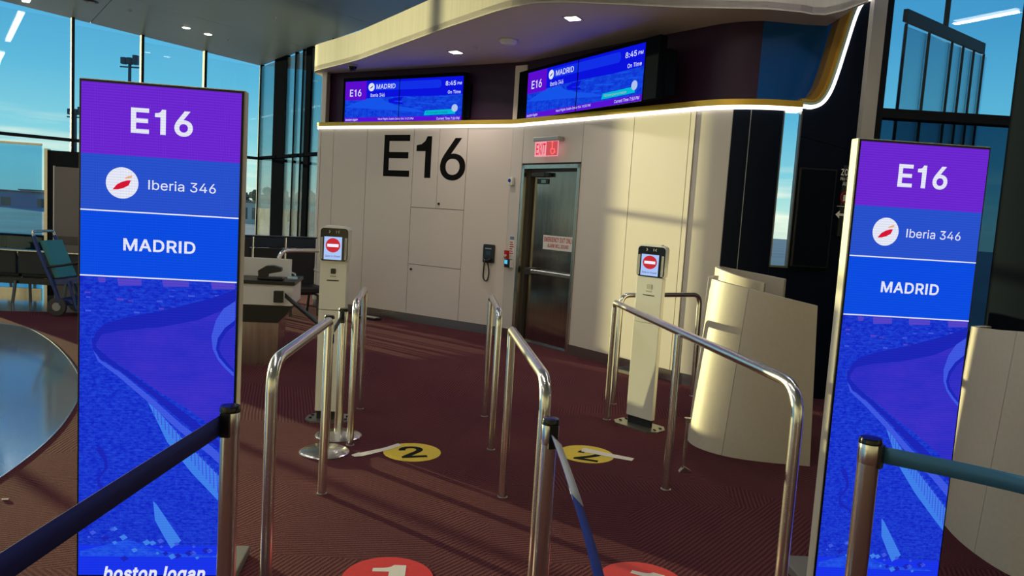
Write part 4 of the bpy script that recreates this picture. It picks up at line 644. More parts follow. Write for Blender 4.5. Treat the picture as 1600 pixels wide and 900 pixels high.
def totem(px0, px1, label, foot_dx):
    rz = atan2(px1.y-px0.y, px1.x-px0.x)
    r = thing('totem_display', label, 'display', (px0.x, px0.y, 0), rz)
    MB().box(-.010, SW+.010, .004, .062, .05, SZ1+.010, .004).build('housing', mat('totem_housing', (.66, .62, .53), .4), r)
    MB().box(-.006, SW+.006, .0, .006, SZ0-.01, SZ1+.006).build('bezel', M['black'], r)
    MB().box(.0, SW, -.05, .37, .0, .045, .006).build('base_plate', mat('totem_base', (.20, .19, .18), .4), r)
    MB().box(.1, SW-.1, .03, .06, .05, .09).build('neck', M['black'], r)
    s = MB().box(0, SW, -.003, 0, SZ0, SZ1).build('screen', M['blackgloss'], r)
    z1, z2, z3, z4 = 1.795, 1.577, 1.320, .215
    def rect(n, x0, x1, a, b_, m, y=-.004): return MB().box(x0, x1, y, y+.0008, a, b_).build(n, m, s)
    rect('purple_band', .002, SW-.002, z1, SZ1-.003, T_P)
    rect('blue_band', .002, SW-.002, z2, z1, T_B1); rect('blue_band', .002, SW-.002, z3, z2, T_B2)
    rect('rule', .002, SW-.002, z2-.0025, z2+.0025, ink, -.0055); rect('rule', .002, SW-.002, z3-.0025, z3+.0025, ink, -.0055)
    rect('city_picture', .002, SW-.002, z4, z3-.002, T_PIC)
    rect('footer', .002, SW-.002, SZ0+.002, z4, T_FOOT)
    def poly(n, P, m, y): return flat_poly(n, clampx([sp(*p) for p in P]), y, m, s)
    # stadium roof, traced on the flat screen
    poly('stadium_shade', [(146, 535), (150, 520), (165, 505), (200, 495), (260, 484), (330, 466), (369, 452), (369, 476), (345, 490), (332, 520), (300, 515), (230, 512), (180, 522), (160, 545)], T_ROOFD, -.0052)
    poly('stadium_roof', [(150, 538), (160, 522), (190, 516), (250, 511), (310, 500), (345, 486), (369, 478), (369, 700), (364, 690), (330, 664), (290, 636), (250, 612), (212, 585), (170, 558)], T_ROOF, -.0054)
    poly('stadium_edge', [(144, 528), (148, 527), (152, 542), (172, 560), (212, 588), (250, 616), (300, 652), (366, 706), (366, 716), (330, 690), (285, 658), (232, 612), (190, 580), (158, 560), (146, 545)], T_ROOFD, -.0056)
    poly('stadium_rim', [(146, 546), (158, 562), (190, 582), (232, 616), (285, 663), (330, 696), (366, 724), (366, 742), (330, 712), (280, 672), (228, 624), (186, 588), (154, 564)], T_EDGE, -.0057)
    poly('stadium_bowl', [(369, 470), (350, 482), (338, 500), (331, 525), (333, 545), (341, 562), (352, 575), (369, 588)], T_EDGE, -.0058)
    poly('stadium_stand', [(369, 500), (352, 512), (341, 528), (338, 545), (343, 558), (355, 572), (369, 582)], T_ROOFD, -.0059)
    poly('stadium_field', [(369, 508), (355, 518), (346, 532), (343, 545), (348, 556), (358, 568), (369, 577)], T_ROOF, -.0060)
    poly('facade', [(232, 628), (248, 642), (290, 690), (330, 730), (364, 762), (364, 800), (340, 780), (300, 738), (262, 690)], T_COL, -.0061)
    for k in range(22):
        f = k/21; x = 240+f*122; a = 634+f*126; h = 16+f*22
        poly('facade_post', [(x, a), (x+1.8, a+1.5), (x+2.8, a+h), (x+1, a+h-1)], T_EDGE, -.0063)
    poly('plaza', [(240, 782), (246, 788), (284, 844), (268, 856), (256, 836), (243, 812)], T_COL, -.0058)
    for (a, b_, c, d) in ((154, 433, 166, 441), (184, 434, 222, 446), (254, 437, 296, 448), (330, 440, 368, 452)): poly('tower_block', [(a, b_), (c, b_+(c-a)*.07), (c, d), (a+2, d)], T_TOW, -.0062)
    poly('street', [(150, 700), (160, 698), (168, 716), (170, 730), (156, 748), (158, 756), (178, 768), (186, 780), (182, 780), (174, 770), (154, 760), (152, 747), (165, 730), (163, 718)], T_ROOFD, -.0062)
    rng = random.Random(3)
    for k in range(26):
        hx = rng.uniform(128, 330); hy = 872-rng.uniform(0, 58)*(1-(hx-128)/260); q = rng.uniform(3, 8)
        poly('house', [(hx, hy), (hx+q, hy-q*.5), (hx+q*1.8, hy+q*.2), (hx+q*.7, hy+q*.8)], (T_COL, T_EDGE, T_ROOFD)[k % 3], -.0060)
    for k in range(22):
        hx = rng.uniform(128, 360); hy = rng.uniform(452, 508)-(hx-128)*.06; q = rng.uniform(4, 11)
        poly('house', [(hx, hy), (hx+q, hy+.5), (hx+q, hy+q*.35), (hx, hy+q*.3)], (T_EDGE, T_TOW, T_ROOFD)[k % 3], -.00505)
    poly('lawn', [(126, 860), (200, 842), (260, 862), (345, 868), (345, 870), (126, 868)], T_PICL, -.0053)
    # lettering and logo
    def fit(n, t, a, b_, c, d, m, bold=0, shear=0):
        x0, zt = sp(a, b_); x1, zb = sp(c, d); return text(n, t, x0, x1, zb, zt, -.0075, m, s, bold, shear)
    fit('lettering', 'E16', 206, 168, 302, 215, ink, .028); fit('lettering', 'MADRID', 194, 372, 306, 397, ink, .03); fit('lettering', 'Iberia 346', 233, 281, 338, 303, ink, .004)
    x0, z0_ = sp(192, 286); flat_poly('logo', circ(x0, z0_, .0605), -.007, ink, s)
    P = [(177, 296), (184, 288), (192, 284), (200, 282), (206, 282), (202, 290), (194, 294), (185, 296)]
    flat_poly('logo', [sp(*p) for p in P], -.0078, LOGR, s); flat_poly('logo', [sp(*p) for p in ((195, 279), (200, 276), (208, 274.5), (207, 278), (200, 279.5))], -.0078, LOGO, s)
    fit('lettering', 'boston logan', 162, 883, 321, 912, ink, .045, .22)
    return r
totem(pL0, pL1, 'tall lit gate totem at left, dark blue belt crossing in front, E16 MADRID', 1)
pR0 = gnd(1345, 219, SZ1); pR1 = gnd(1546, 233, SZ1)
tR = totem(pR0, pR1, 'tall lit gate totem at right, beside the pale curved podium, E16 MADRID', -1)

tR.scale = ((pR1-pR0).length/SW, 1, 1)
# ------------------------------------------------------------------ wall displays above the ledge
D_BG = emis('display_blue', (.003, .006, .72), 1.0)
D_BG2 = emis('display_picture', (.004, .028, .62), 1.0, 0, ((.01, .10, .85), 9))
D_L = emis('display_light_blue', (.008, .09, .82), 1.0)
D_P = emis('display_purple', (.11, .004, .62), 1.0)
D_F = emis('display_footer', (.10, .006, .66), 1.0)
D_C = emis('display_cyan', (.0, .48, .66), 1.0)
D_BAR = emis('display_bar', (.006, .03, .80), 1.0)
D_W = emis('display_white', (.72, .78, .95), 1.0)
D_DOT = emis('display_dot', (.42, .55, .85), 1.0)
def wall_display(fr, x0, x1, z0, z1, fx0, fx1, fz0, fz1, label):
    r = thing('gate_display', label, 'display', fr.w(0), fr.rz)
    MB().box(fx0, fx1, -.0, .10, fz0, fz1, .006).build('housing', M['blackdull'], r)
    MB().box(fx1-.14, fx1+.05, .08, .2, fz0+.05, fz1-.14, .004).build('mount', M['blackdull'], r)
    xm = (x0+x1)/2-.03; sc_ = []
    W_, H_ = x1-x0, z1-z0
    def X(u): return x0+W_*u
    def Z(v): return z1-H_*v
    s = MB().box(x0, x1, -.004, .0, z0, z1).build('screen', M['blackgloss'], r)
    def rect(n, a, b_, c, d, m, k): return MB().box(X(a), X(b_), -.005-.001*k, -.0045-.001*k, Z(d), Z(c)).build(n, m, s)
    rect('picture', 0, 1, 0, .9, D_BG, 0); rect('footer', 0, 1, .885, 1, D_F, 1)
    def poly(n, P, m, k): return flat_poly(n, [(X(u), Z(v)) for u, v in P], -.005-.001*k, m, s)
    poly('stadium_picture', [(0, .46), (.2, .42), (.5, .40), (.75, .42), (1, .40), (1, .885), (0, .885)], D_BG2, 1)
    poly('stadium_roof', [(.0, .62), (.2, .43), (.33, .41), (.36, .50), (.40, .55), (.5, .64), (.62, .70), (.72, .80), (.55, .76), (.35, .70), (.15, .66)], D_L, 2)
    poly('stadium_bowl', [(.39, .48), (.44, .43), (.52, .42), (.5, .52), (.53, .60), (.46, .58), (.40, .54)], D_BG, 3)
    for u, v in ((.45, .50), (.56, .43), (.64, .55), (.62, .66), (.72, .58), (.8, .52), (.82, .42), (.9, .55)): poly('tower_block', [(u, v), (u+.07, v+.02), (u+.06, v+.045), (u-.01, v+.02)], D_L, 3)
    for k in range(9): poly('facade_post', [(.02+k*.05, .70+k*.004), (.024+k*.05, .70+k*.004), (.024+k*.05, .85), (.02+k*.05, .85)], D_L, 3)
    flat_poly('title_bar', rrect(X(.22), X(.83), Z(.245), Z(.055), H_*.08), -.0085, D_BAR, s)
    rect('gate_block', 0, .195, .01, .46, D_P, 4)
    def tx(t, a, b_, c, d, bold=0, shear=0, m=D_W): text('lettering', t, X(a), X(b_), Z(d), Z(c), -.0115, m, s, bold, shear)
    tx('E16', .045, .15, .20, .37, .012); tx('MADRID', .285, .45, .10, .21, .012); tx('Iberia 346', .235, .36, .31, .40, .004)
    tx('8:45', .865, .945, .10, .20, .015); tx('PM', .957, .99, .13, .19, .012); tx('On Time', .885, .985, .31, .385, .012)
    tx('boston logan', .012, .125, .905, .975, .01, .2); tx('Next Flight: Dublin Delta 154 11:35 PM', .31, .615, .905, .965, .004); tx('Current Time 7:50 PM', .805, .985, .91, .97, .004)
    flat_poly('logo', circ(X(.24), Z(.16), H_*.098), -.011, D_W, s); flat_poly('logo', [(X(.24+a), Z(.16+b_)) for a, b_ in ((-.017, .035), (-.004, -.0), (.013, -.035), (.012, -.01), (.0, .025))], -.0115, mat('logo_dark', (.12, .01, .03), .6), s)
    poly('caption', [(.71, .755), (.95, .73), (.95, .84), (.70, .86)], D_C, 6); tx('Put your gate on mobile', .72, .89, .775, .835, .0, .15, mat('caption_ink', (.0, .03, .15), .6))
    flat_poly('dot', circ(X(.945), Z(.71), H_*.085), -.012, D_DOT, s)
    MB().box(xm-.004, xm+.004, -.0128, -.004, z0, z1).build('seam', M['blackdull'], r)
    return r
def fpx(fr, a, b, y=0.): return fr.px(a, b, y)
FD = Frame(*FA.w(0, .02)[:2], FA.rz)
a0 = FD.px(541, 127); a1 = FD.px(721, 190)
wall_display(FD, a0[0], a1[0], a1[1]+.01, a0[1]-.01, FD.px(537, 120)[0], FD.px(727, 120)[0], ZL+.10, FD.px(640, 117)[1], 'wide blue gate display on the purple wall above the large E16')
q0 = FB.w(.245, .03); q1 = FB.w(2.15, -.26)
FE = Frame(q0.x, q0.y, atan2(q1.y-q0.y, q1.x-q0.x))
b0 = FE.px(827, 110); b1 = FE.px(1003, 156); b2 = FE.px(1006, 72); b3 = FE.px(826, 187)
wall_display(FE, b0[0], b1[0], (b1[1]+b3[1])/2, (b0[1]+b2[1])/2, FE.px(812, 110)[0], FE.px(1028, 110)[0], ZL+.10, (b0[1]+b2[1])/2+.045, 'wide blue gate display angled out above the exit door')

# exit sign
ex = thing('exit_sign', 'red lit EXIT sign on the wall above the steel door', 'sign', FB.w(0), FB.rz)
p0 = FB.px(846, 217); p1 = FB.px(880, 245)
ex0, ex1, ez1, ez0 = p0[0], p1[0], p0[1], p1[1]
MB().box(ex0-.01, ex1+.02, -.13, -.015, ez1-.05, ez1+.005, .008).build('housing', mat('exit_housing', (.42, .40, .38), .4, .6), ex)
sgp = MB().box(ex0, ex1, -.10, -.09, ez0, ez1-.05).build('panel', emis('exit_face', (.95, .40, .45), .9), ex)
MB().box((ex0+ex1)/2+.005, ex1-.005, -.102, -.1, ez0+.01, ez1-.055).build('symbol_field', emis('exit_field', (.75, .10, .12), .8), sgp)
text('lettering', 'EXIT', ex0+.03, (ex0+ex1)/2-.01, ez0+.025, ez1-.075, -.102, emis('exit_red', (.85, .01, .05), 1.0), sgp, .02)
cx = ex1-.09; wz = (ez0+ez1)/2-.03
er = emis('exit_red', (.85, .01, .05), 1.0); wh = emis('exit_bright', (1.0, .15, .12), 1.2)
MB().tube([(cx+.035*cos(t), -.104, wz-.02+.04*sin(t)) for t in [pi*.75+k*pi*1.25/14 for k in range(15)]], .007, 6).tube([(cx-.01, -.104, wz+.06), (cx-.008, -.104, wz), (cx+.03, -.104, wz), (cx+.045, -.104, wz-.045)], .008, 6).lathe([(.001, -.006), (.014, -.004), (.014, .004), (.001, .006)], cx-.012, -.104, 10, 'y', wz+.08).build('wheelchair_symbol', wh, sgp)

# ------------------------------------------------------------------ small fittings on walls A and B
ph = thing('wall_phone', 'black wall phone with a looped cord on the white wall', 'phone', FA.w(0), FA.rz)
MB().prism(rrect(3.215, 3.385, 1.0, 1.255, .02), -.055, -.014).build('body', M['black'], ph)
MB().box(3.25, 3.35, -.058, -.054, 1.19, 1.205).build('nameplate', M['kgrey'], ph)
MB().box(3.265, 3.34, -.057, -.054, 1.11, 1.165).build('keypad', mat('phone_key', (.03, .05, .10), .4), ph)
MB().box(3.25, 3.36, -.085, -.05, 1.02, 1.07, .012).tube([(3.255, -.09, 1.045), (3.30, -.10, 1.015), (3.35, -.09, 1.045)], .016, 10).build('handset', M['blackgloss'], ph)
MB().tube(smooth_path([(3.305, -.07, 1.01), (3.31, -.05, .96), (3.315, -.03, .86), (3.30, -.03, .77), (3.265, -.03, .745), (3.225, -.03, .79), (3.225, -.03, .90), (3.235, -.04, 1.0)], 8), .009, 8).build('cord', M['black'], ph)
st = thing('alarm_strobe', 'small white wall strobe with blue lens left of the exit door', 'alarm', FB.w(0), FB.rz)
MB().box(.015, .105, -.06, -.014, 2.075, 2.185, .008).build('housing', M['white'], st); MB().lathe([(.001, -.014), (.02, -.012), (.026, 0), (.02, .012), (.001, .014)], .05, -.062, 16, 'y', 2.14).build('lens', mat('blue_lens', (.01, .05, .35), .15), st)
n1 = thing('wall_notice', 'white paper notice with red print beside the steel door', 'notice', FB.w(0), FB.rz)
MB().box(.075, .185, -.017, -.014, 1.135, 1.40).build('sheet', M['inkw'], n1)
MB().box(.085, .175, -.0185, -.017, 1.345, 1.39).build('heading', mat('grey_blue_print', (.15, .2, .32), .5), n1)
for k in range(6):
    MB().box(.087, .172-.012*(k % 3), -.0185, -.017, 1.155+k*.030, 1.168+k*.030).build('print_line', M['inkr'], n1)
pu = thing('alarm_pull', 'small dark red fire alarm pull station near the corner', 'alarm', FB.w(0), FB.rz)
MB().box(-.0+.012, .082, -.05, -.014, 1.085, 1.195, .004).build('housing', M['inkr'], pu); MB().box(.025, .07, -.06, -.048, 1.12, 1.14).box(.042, .052, -.06, -.048, 1.10, 1.14).build('handle', M['inkw'], pu)
te = thing('access_reader', 'black access reader with a cyan screen below the red pull station', 'reader', FB.w(0), FB.rz)
MB().box(.055, .175, -.075, -.014, .965, 1.08, .008).build('housing', M['black'], te); MB().box(.068, .13, -.0775, -.074, 1.015, 1.068).build('screen', emis('cyan_screen', (.08, .55, .80), 1.0), te); MB().box(.177, .188, -.07, -.014, .97, 1.075).build('side_plate', M['white'], te)

# zone sign and dark screen on the navy wall
zs = thing('zone_sign', 'black zone sign with a left arrow half behind the right totem', 'sign', (0, NY, 0))
def nb(a, b): return npx(a, b)
z0 = nb(1308, 350); z1 = nb(1308, 258)
MB().box(z0[0], z0[0]+.30, -.03, -.002, z0[1]-.12, z1[1], .003).build('panel', mat('zone_black', (.012, .018, .014), .5), zs)
x = nb(1312, 270)[0]-.008; zt = z1[1]-.03
zk = mat('zone_ink', (.85, .82, .74), .6)
text('lettering', 'ZONE 2', x+.01, x+.20, zt-.07, zt-.005, -.031, zk, zs, .03); text('lettering', 'No Carry-On', x+.01, x+.23, zt-.125, zt-.085, -.031, zk, zs, .01); text('lettering', 'Allowed', x+.035, x+.18, zt-.17, zt-.13, -.031, zk, zs, .01)
MB().tube([(x+.085+.055*cos(k*pi/10), -.031, zt-.285+.055*sin(k*pi/10)) for k in range(21)], .006, 6).build('ban_ring', M['inkr'], zs)
MB().box(x+.055, x+.115, -.034, -.03, zt-.32, zt-.26).build('bag_symbol', zk, zs)
flat_poly('rule', [(x, zt-.375), (x+.22, zt-.375), (x+.22, zt-.371), (x, zt-.371)], -.031, zk, zs)
flat_poly('arrow', [(x-.005, zt-.455), (x+.035, zt-.415), (x+.035, zt-.443), (x+.13, zt-.443), (x+.13, zt-.467), (x+.035, zt-.467), (x+.035, zt-.495)], -.031, zk, zs)
dk = thing('dark_screen', 'switched-off black screen on the navy wall left of the zone sign', 'screen', (0, NY, 0))
d0 = nb(1248, 262); d1 = nb(1304, 420)
MB().box(d0[0], nb(1306, 262)[0], -.05, -.002, d1[1], d0[1], .004).build('housing', M['black'], dk); MB().box(d0[0]+.015, nb(1306, 262)[0]-.015, -.052, -.049, d1[1]+.015, d0[1]-.015).build('panel', M['blackdull'], dk)

# soffit fittings
for (a, b), lab in (((712, 81), 'small square recessed light in the soffit above the left display'), ((895, 28), 'square recessed light in the soffit, nearer the fascia')):
    p = gnd(a, b, ZS); t = thing('downlight', lab, 'light', (p.x, p.y, ZS), -.5)
    MB().box(-.085, .085, -.085, .085, -.008, 0).build('trim_ring', M['kgrey'], t); MB().box(-.065, .065, -.065, .065, -.012, -.007).build('lens', emis('downlight_lens', (1, .95, .86), 6.0), t)
    la = bpy.data.lights.new('downlight_lamp', 'SPOT'); la.energy = 62*LAMP_W; la.color = (1, .86, .76); la.spot_size = radians(125); la.spot_blend = .8; la.shadow_soft_size = .07
    lo = bpy.data.objects.new('lamp', la); C.objects.link(lo); lo.parent = t; lo.location = (0, 0, -.03)
p = gnd(795, 62, ZS); t = thing('smoke_detector', 'white smoke detector on the soffit between the two recessed lights', 'detector', (p.x, p.y, ZS))
MB().lathe([(.11, 0), (.11, -.025), (.085, -.05), (.05, -.06), (.001, -.062)][::-1], 0, 0, 24).build('body', M['white'], t); MB().lathe([(.112, -.012), (.112, -.006)], 0, 0, 24).build('vent_ring', M['kgrey'], t)
p = gnd(741, 75, ZS); tag(MB().lathe([(.001, -.012), (.035, -.010), (.045, 0)], p.x, p.y, 20, 'z', ZS).build('sprinkler_cover', M['soffit']), 'flat round sprinkler cover on the soffit by the smoke detector', 'sprinkler')
p = gnd(551, 101, ZS); t = thing('dome_camera', 'dark dome camera under the soffit at its left end', 'camera', (p.x, p.y, ZS))
MB().lathe([(.001, -.03), (.075, -.03), (.08, 0)], 0, 0, 20).build('base', M['kgrey'], t); MB().lathe([(.001, -.095), (.03, -.088), (.055, -.065), (.062, -.03)], 0, 0, 20).build('dome', M['blackgloss'], t)
# ceiling fittings
def onceil(a, b):
    z = 4.3
    for _ in range(12): p = gnd(a, b, z); z = cz_at(p.x, p.y)
    return p
for (a, b), lab in (((291, 43), 'left of the paired round lights in the grey ceiling'), ((325, 53), 'right of the paired round lights in the grey ceiling')):
    p = onceil(a, b); t = thing('round_downlight', lab, 'light', p)
    MB().lathe([(.085, 0), (.085, -.006), (.075, -.008), (.001, -.008)][::-1], 0, 0, 24).build('trim_ring', M['white'], t); MB().lathe([(.001, -.012), (.068, -.012), (.07, -.007)], 0, 0, 24).build('lens', M['lamp'], t)
for (a, b), lab, nm, r_ in (((143, 2), 'black ceiling speaker or vent near the upper left window', 'ceiling_speaker', .14), ((203, 16), 'tiny sprinkler head in the ceiling above the left totem', 'fire_sprinkler', .035), ((430, 27), 'tiny sprinkler head in the ceiling near the fascia', 'fire_sprinkler', .03), ((355, 62), 'tiny sprinkler head beside the round ceiling lights', 'fire_sprinkler', .03), ((635, 13), 'dark sprinkler slot in the ceiling by the fascia', 'fire_sprinkler', .04)):
    p = onceil(a, b); t = thing(nm, lab, 'speaker' if 'speaker' in nm else 'sprinkler', p)
    MB().lathe([(.001, -.02), (r_*.7, -.018), (r_, 0)], 0, 0, 18).build('body', M['black'] if r_ > .1 else M['kgrey'], t); MB().lathe([(.001, -.028), (r_*.35, -.026), (r_*.4, -.018)], 0, 0, 14).build('head', M['kgrey'], t)
# long linear lights across the ceiling; unseen ones after the first added as fill
p = onceil(38, 6); rel = Vector((p.x, p.y))-Cc; lu = rel.dot(e1)
k = 0
for i, (u, v0, v1) in enumerate(((lu, .35, 4.2), (lu, 6.0, 9.8), (lu, 11.6, 15.4), (lu+5.0, .35, 4.2), (lu+5.0, 6.0, 9.8), (lu+5.0, 11.6, 15.4), (lu-4.3, 12.8, 16.6), (None, 0, 0))):
    if u is None: q0, q1 = Vector((5.8, 4.56, 4.69)), Vector((6.2, 5.26, 4.69)); c = (q0+q1)/2
    else: c = cw(u, (v0+v1)/2); q0 = cw(u, v0); q1 = cw(u, v1)
    t = thing('linear_light', 'long white linear light in the ceiling at the upper left' if i == 0 else ['', 'added unseen linear fill light, second from the windows, in line with the upper left one', 'added unseen linear fill light, third from the windows, in line with the upper left one', 'added unseen linear fill light by the windows, one row further left', 'added unseen linear fill light, middle of the row further left', 'added unseen linear fill light, inner end of the row further left', 'added unseen linear fill light in the ceiling behind the right totem row', 'short linear light in the ceiling at far right, mirrored in the right window'][i], 'light', c, 0, 'linear ceiling lights')
    d = Vector(q1)-Vector(q0); L_ = d.length
    MB().box(-L_/2, L_/2, -.07, .07, -.012, .0).build('housing', M['white'], t).rotation_euler = d.to_track_quat('X', 'Z').to_euler()
    MB().box(-L_/2+.01, L_/2-.01, -.055, .055, -.02, -.011).build('diffuser', M['lamp'], t).rotation_euler = d.to_track_quat('X', 'Z').to_euler()
    if True:
        la = bpy.data.lights.new('linear_lamp', 'AREA'); la.shape = 'RECTANGLE'; la.size = L_; la.size_y = .11; la.energy = (22, 22, 34, 34, 34, 34, 16, 20)[i]*LAMP_W; la.color = (1, .92, .86)
        lo = bpy.data.objects.new('lamp', la); C.objects.link(lo); lo.parent = t; lo.location = (0, 0, -.05); lo.rotation_euler = (0, 0, atan2(d.y, d.x))

# ------------------------------------------------------------------ stainless guide rails
def rail(label, pts, mids=(), r=.0235, near_r=.12, group=None):
    c = pts[0]
    t = thing('guide_rail', label, 'rail', (c[0], c[1], 0))
    path = [Vector((p[0]-c[0], p[1]-c[1], p[2])) for p in pts]
    MB().tube(bend(path, near_r, 8), r, 16).build('rail_tube', M['chrome'], t)
    for m in mids:
        MB().tube([(m[0]-c[0], m[1]-c[1], 0), (m[0]-c[0], m[1]-c[1], m[2])], r*.95, 14).build('post', M['chrome'], t)
    for q in [pts[0], pts[-1]]+list(mids):
        MB().lathe([(r*1.25, 0), (r*1.25, .004), (r*1.02, .006)], q[0]-c[0], q[1]-c[1], 18).build('floor_flange', M['steel_base'], t)
    return t
ZR = 1.0
rail('short steel guide rail nearest the left totem', [(-.96, 2.98, 0), (-.96, 2.98, ZR), (-1.025, 4.16, ZR), (-1.02, 4.12, 0)][:3]+[(-1.02, 4.12, 0)], (), .0245, [.13, .03])
rail('short steel guide rail beside the left face-scan kiosk', [(-1.06, 5.025, 0), (-1.06, 5.025, ZR-.0), (-1.18, 5.9, ZR), (-1.19, 5.98, 0)], (), .0235, [.12, .03])
rail('short steel guide rail in the middle, ending at the centre belt post', [(.165, 2.97, 0), (.165, 2.97, ZR), (.015, 4.25, ZR), (.02, 4.24, 0)], (), .0245, [.13, .04])
rail('short steel guide rail farther back in the middle', [(-.078, 5.12, 0), (-.078, 5.12, ZR-.01), (-.163, 5.95, ZR), (-.162, 5.98, 0)], (), .0235, [.1, .04])
rail('long steel guide rail running towards the right totem', [(1.268, 3.14, 0), (1.268, 3.14, ZR), (.862, 6.08, ZR), (.868, 6.12, 0)], [(1.05, 4.54, ZR-.01)], .0265, [.16, .04])
rail('steel hoop rail behind the right face-scan kiosk', [(.996, 6.68, 0), (.996, 6.68, ZR+.01), (1.84, 7.2, ZR+.01), (1.85, 7.2, 0)], (), .024, [.1, .1])
rail('steel hoop rail behind the gate desk at left', [(-3.18, 10.0, 0), (-3.18, 10.0, ZR), (-2.66, 10.85, ZR), (-2.66, 10.85, 0)], (), .03, [.15, .15])
sp_ = thing('short_post', 'short thin steel post on the floor before the grey podium', 'post', (1.241, 4.9, 0))
MB().tube([(0, 0, 0), (0, 0, .34)], .012, 10).build('shaft', M['chrome'], sp_); MB().lathe([(.012, .34), (.022, .345), (.022, .375), (.002, .38)], 0, 0, 12).build('cap', M['steel'], sp_); MB().prism([(-.03, 0), (.05, 0), (.05, .012), (.0, .04)], -.02, .02).build('foot', M['steel'], sp_)

# ------------------------------------------------------------------ belt posts
def stanchion(label, x, y, z, r=.031, base=True, slots=((1, 0),)):
    t = thing('belt_stanchion', label, 'stanchion', (x, y, 0), 0)
    MB().lathe([(r, .02), (r, z-.045)], 0, 0, 28).build('post', M['chrome'], t)
    h = MB().lathe([(r*1.04, z-.09), (r*1.06, z-.085), (r*1.06, z-.012), (r*.95, z-.003), (r*.5, z), (.002, z)], 0, 0, 28).build('belt_head', M['chrome'], t)
    MB().lathe([(r*1.09, z-.02), (r*1.09, z-.010), (r*.98, z+.001), (.002, z+.003)], 0, 0, 28).build('cap', M['blackgloss'], h)
    for dx, dy in slots:
        a = atan2(dy, dx); o = MB().box(-.006, .008, -.016, .016, z-.10, z-.018).build('slot', M['black'], h); o.location = (cos(a)*r*1.04, sin(a)*r*1.04, 0); o.rotation_euler = (0, 0, a)
    if base: MB().lathe([(.165, 0), (.165, .008), (.15, .018), (.05, .028), (r, .034), (.002, .034)], 0, 0, 40).build('base', M['steel'], t)
    return t
def belt(name, label, P, w_, m, cat='belt', thick=.0015, tilt=0.0):
    """P: list of (x,y,z,tilt) centre points"""
    pts = smooth_path([Vector(p[:3]) for p in P], 6); b = MB(); A, B = [], []
    for p in pts: A.append((p[0]+w_/2*sin(tilt), p[1], p[2]-w_/2*cos(tilt))); B.append((p[0]-w_/2*sin(tilt), p[1], p[2]+w_/2*cos(tilt)))
    b.strip(A, B); o = b.build(name, m); 
    s = o.modifiers.new('thick', 'SOLIDIFY'); s.thickness = thick; s.offset = 0
    return tag(o, label, cat)
FLp = gnd(360, 634, .955); FMp = gnd(861, 654, .95); FRp = gnd(1361, 684, .95)
stanchion('steel belt post in front of the left totem', FLp.x, FLp.y, .955, .0315, True, ((-.1, -1),))
stanchion('steel belt post in the centre at the end of the middle rail', FMp.x, FMp.y, .95, .0295, True, ((.3, -1),))
stanchion('thick steel belt post in front of the right totem', FRp.x, FRp.y, .95, .036, True, ((.7, -.7),))
S1 = (-1.19, 4.835); S2 = (-1.185, 5.21)
stanchion('nearer of two belt posts with disc bases by the left kiosk', *S1, .93, .0315, True, ((0, 1),))
stanchion('farther of two belt posts with disc bases by the left kiosk', *S2, .93, .0315, True, ((0, -1),))
belt('belt', 'dark navy belt slanting across the lower left totem', [(FLp.x-.02, FLp.y-.03, .895), (-.975, 2.0, .885), (-1.0, 1.45, .875), (-1.01, 1.0, .87)], .07, M['belt'])
bm_ = belt('belt', 'bright blue belt with a pale end hanging from the centre post', [(FMp.x+.02, FMp.y-.035, .885), (.215, 2.2, .86), (.24, 1.75, .84), (.25, 1.2, .82)], .05, mat('royal_belt', (.012, .05, .36), .8), tilt=.8)
pts = smooth_path([Vector(p) for p in [(FMp.x+.021, FMp.y-.036, .885), (.2165, 2.2, .86), (.2415, 1.75, .84)]], 6)[:9]
lb = MB().strip([(p[0]+.0255*sin(.8), p[1], p[2]-.0255*cos(.8)) for p in pts], [(p[0]-.0255*sin(.8), p[1], p[2]+.0255*cos(.8)) for p in pts]).build('belt_label', M['beltw'], bm_); lb['label'] = 'pale printed section of the belt'; _s = lb.modifiers.new('thick', 'SOLIDIFY'); _s.thickness = .004; _s.offset = 0
belt('belt', 'steel blue belt running from the right belt post out of frame', [(FRp.x+.035, FRp.y-.01, .895), (1.62, 2.42, .885), (1.9, 2.2, .88), (2.3, 1.9, .875)], .06, M['beltb'])
belt('belt', 'short dark belt slung between the two belt posts by the left kiosk', [(S1[0]+.0, S1[1]+.035, .80), (-1.188, 5.02, .83), (S2[0], S2[1]-.035, .885)], .05, mat('grey_belt', (.05, .06, .09), .6))
wr = tag(MB().lathe([(.033, .745), (.034, .75), (.034, .80), (.033, .805)], S1[0], S1[1], 24).build('belt_wrap', M['belt']), 'navy belt loop wound around the nearer post by the left kiosk', 'belt')

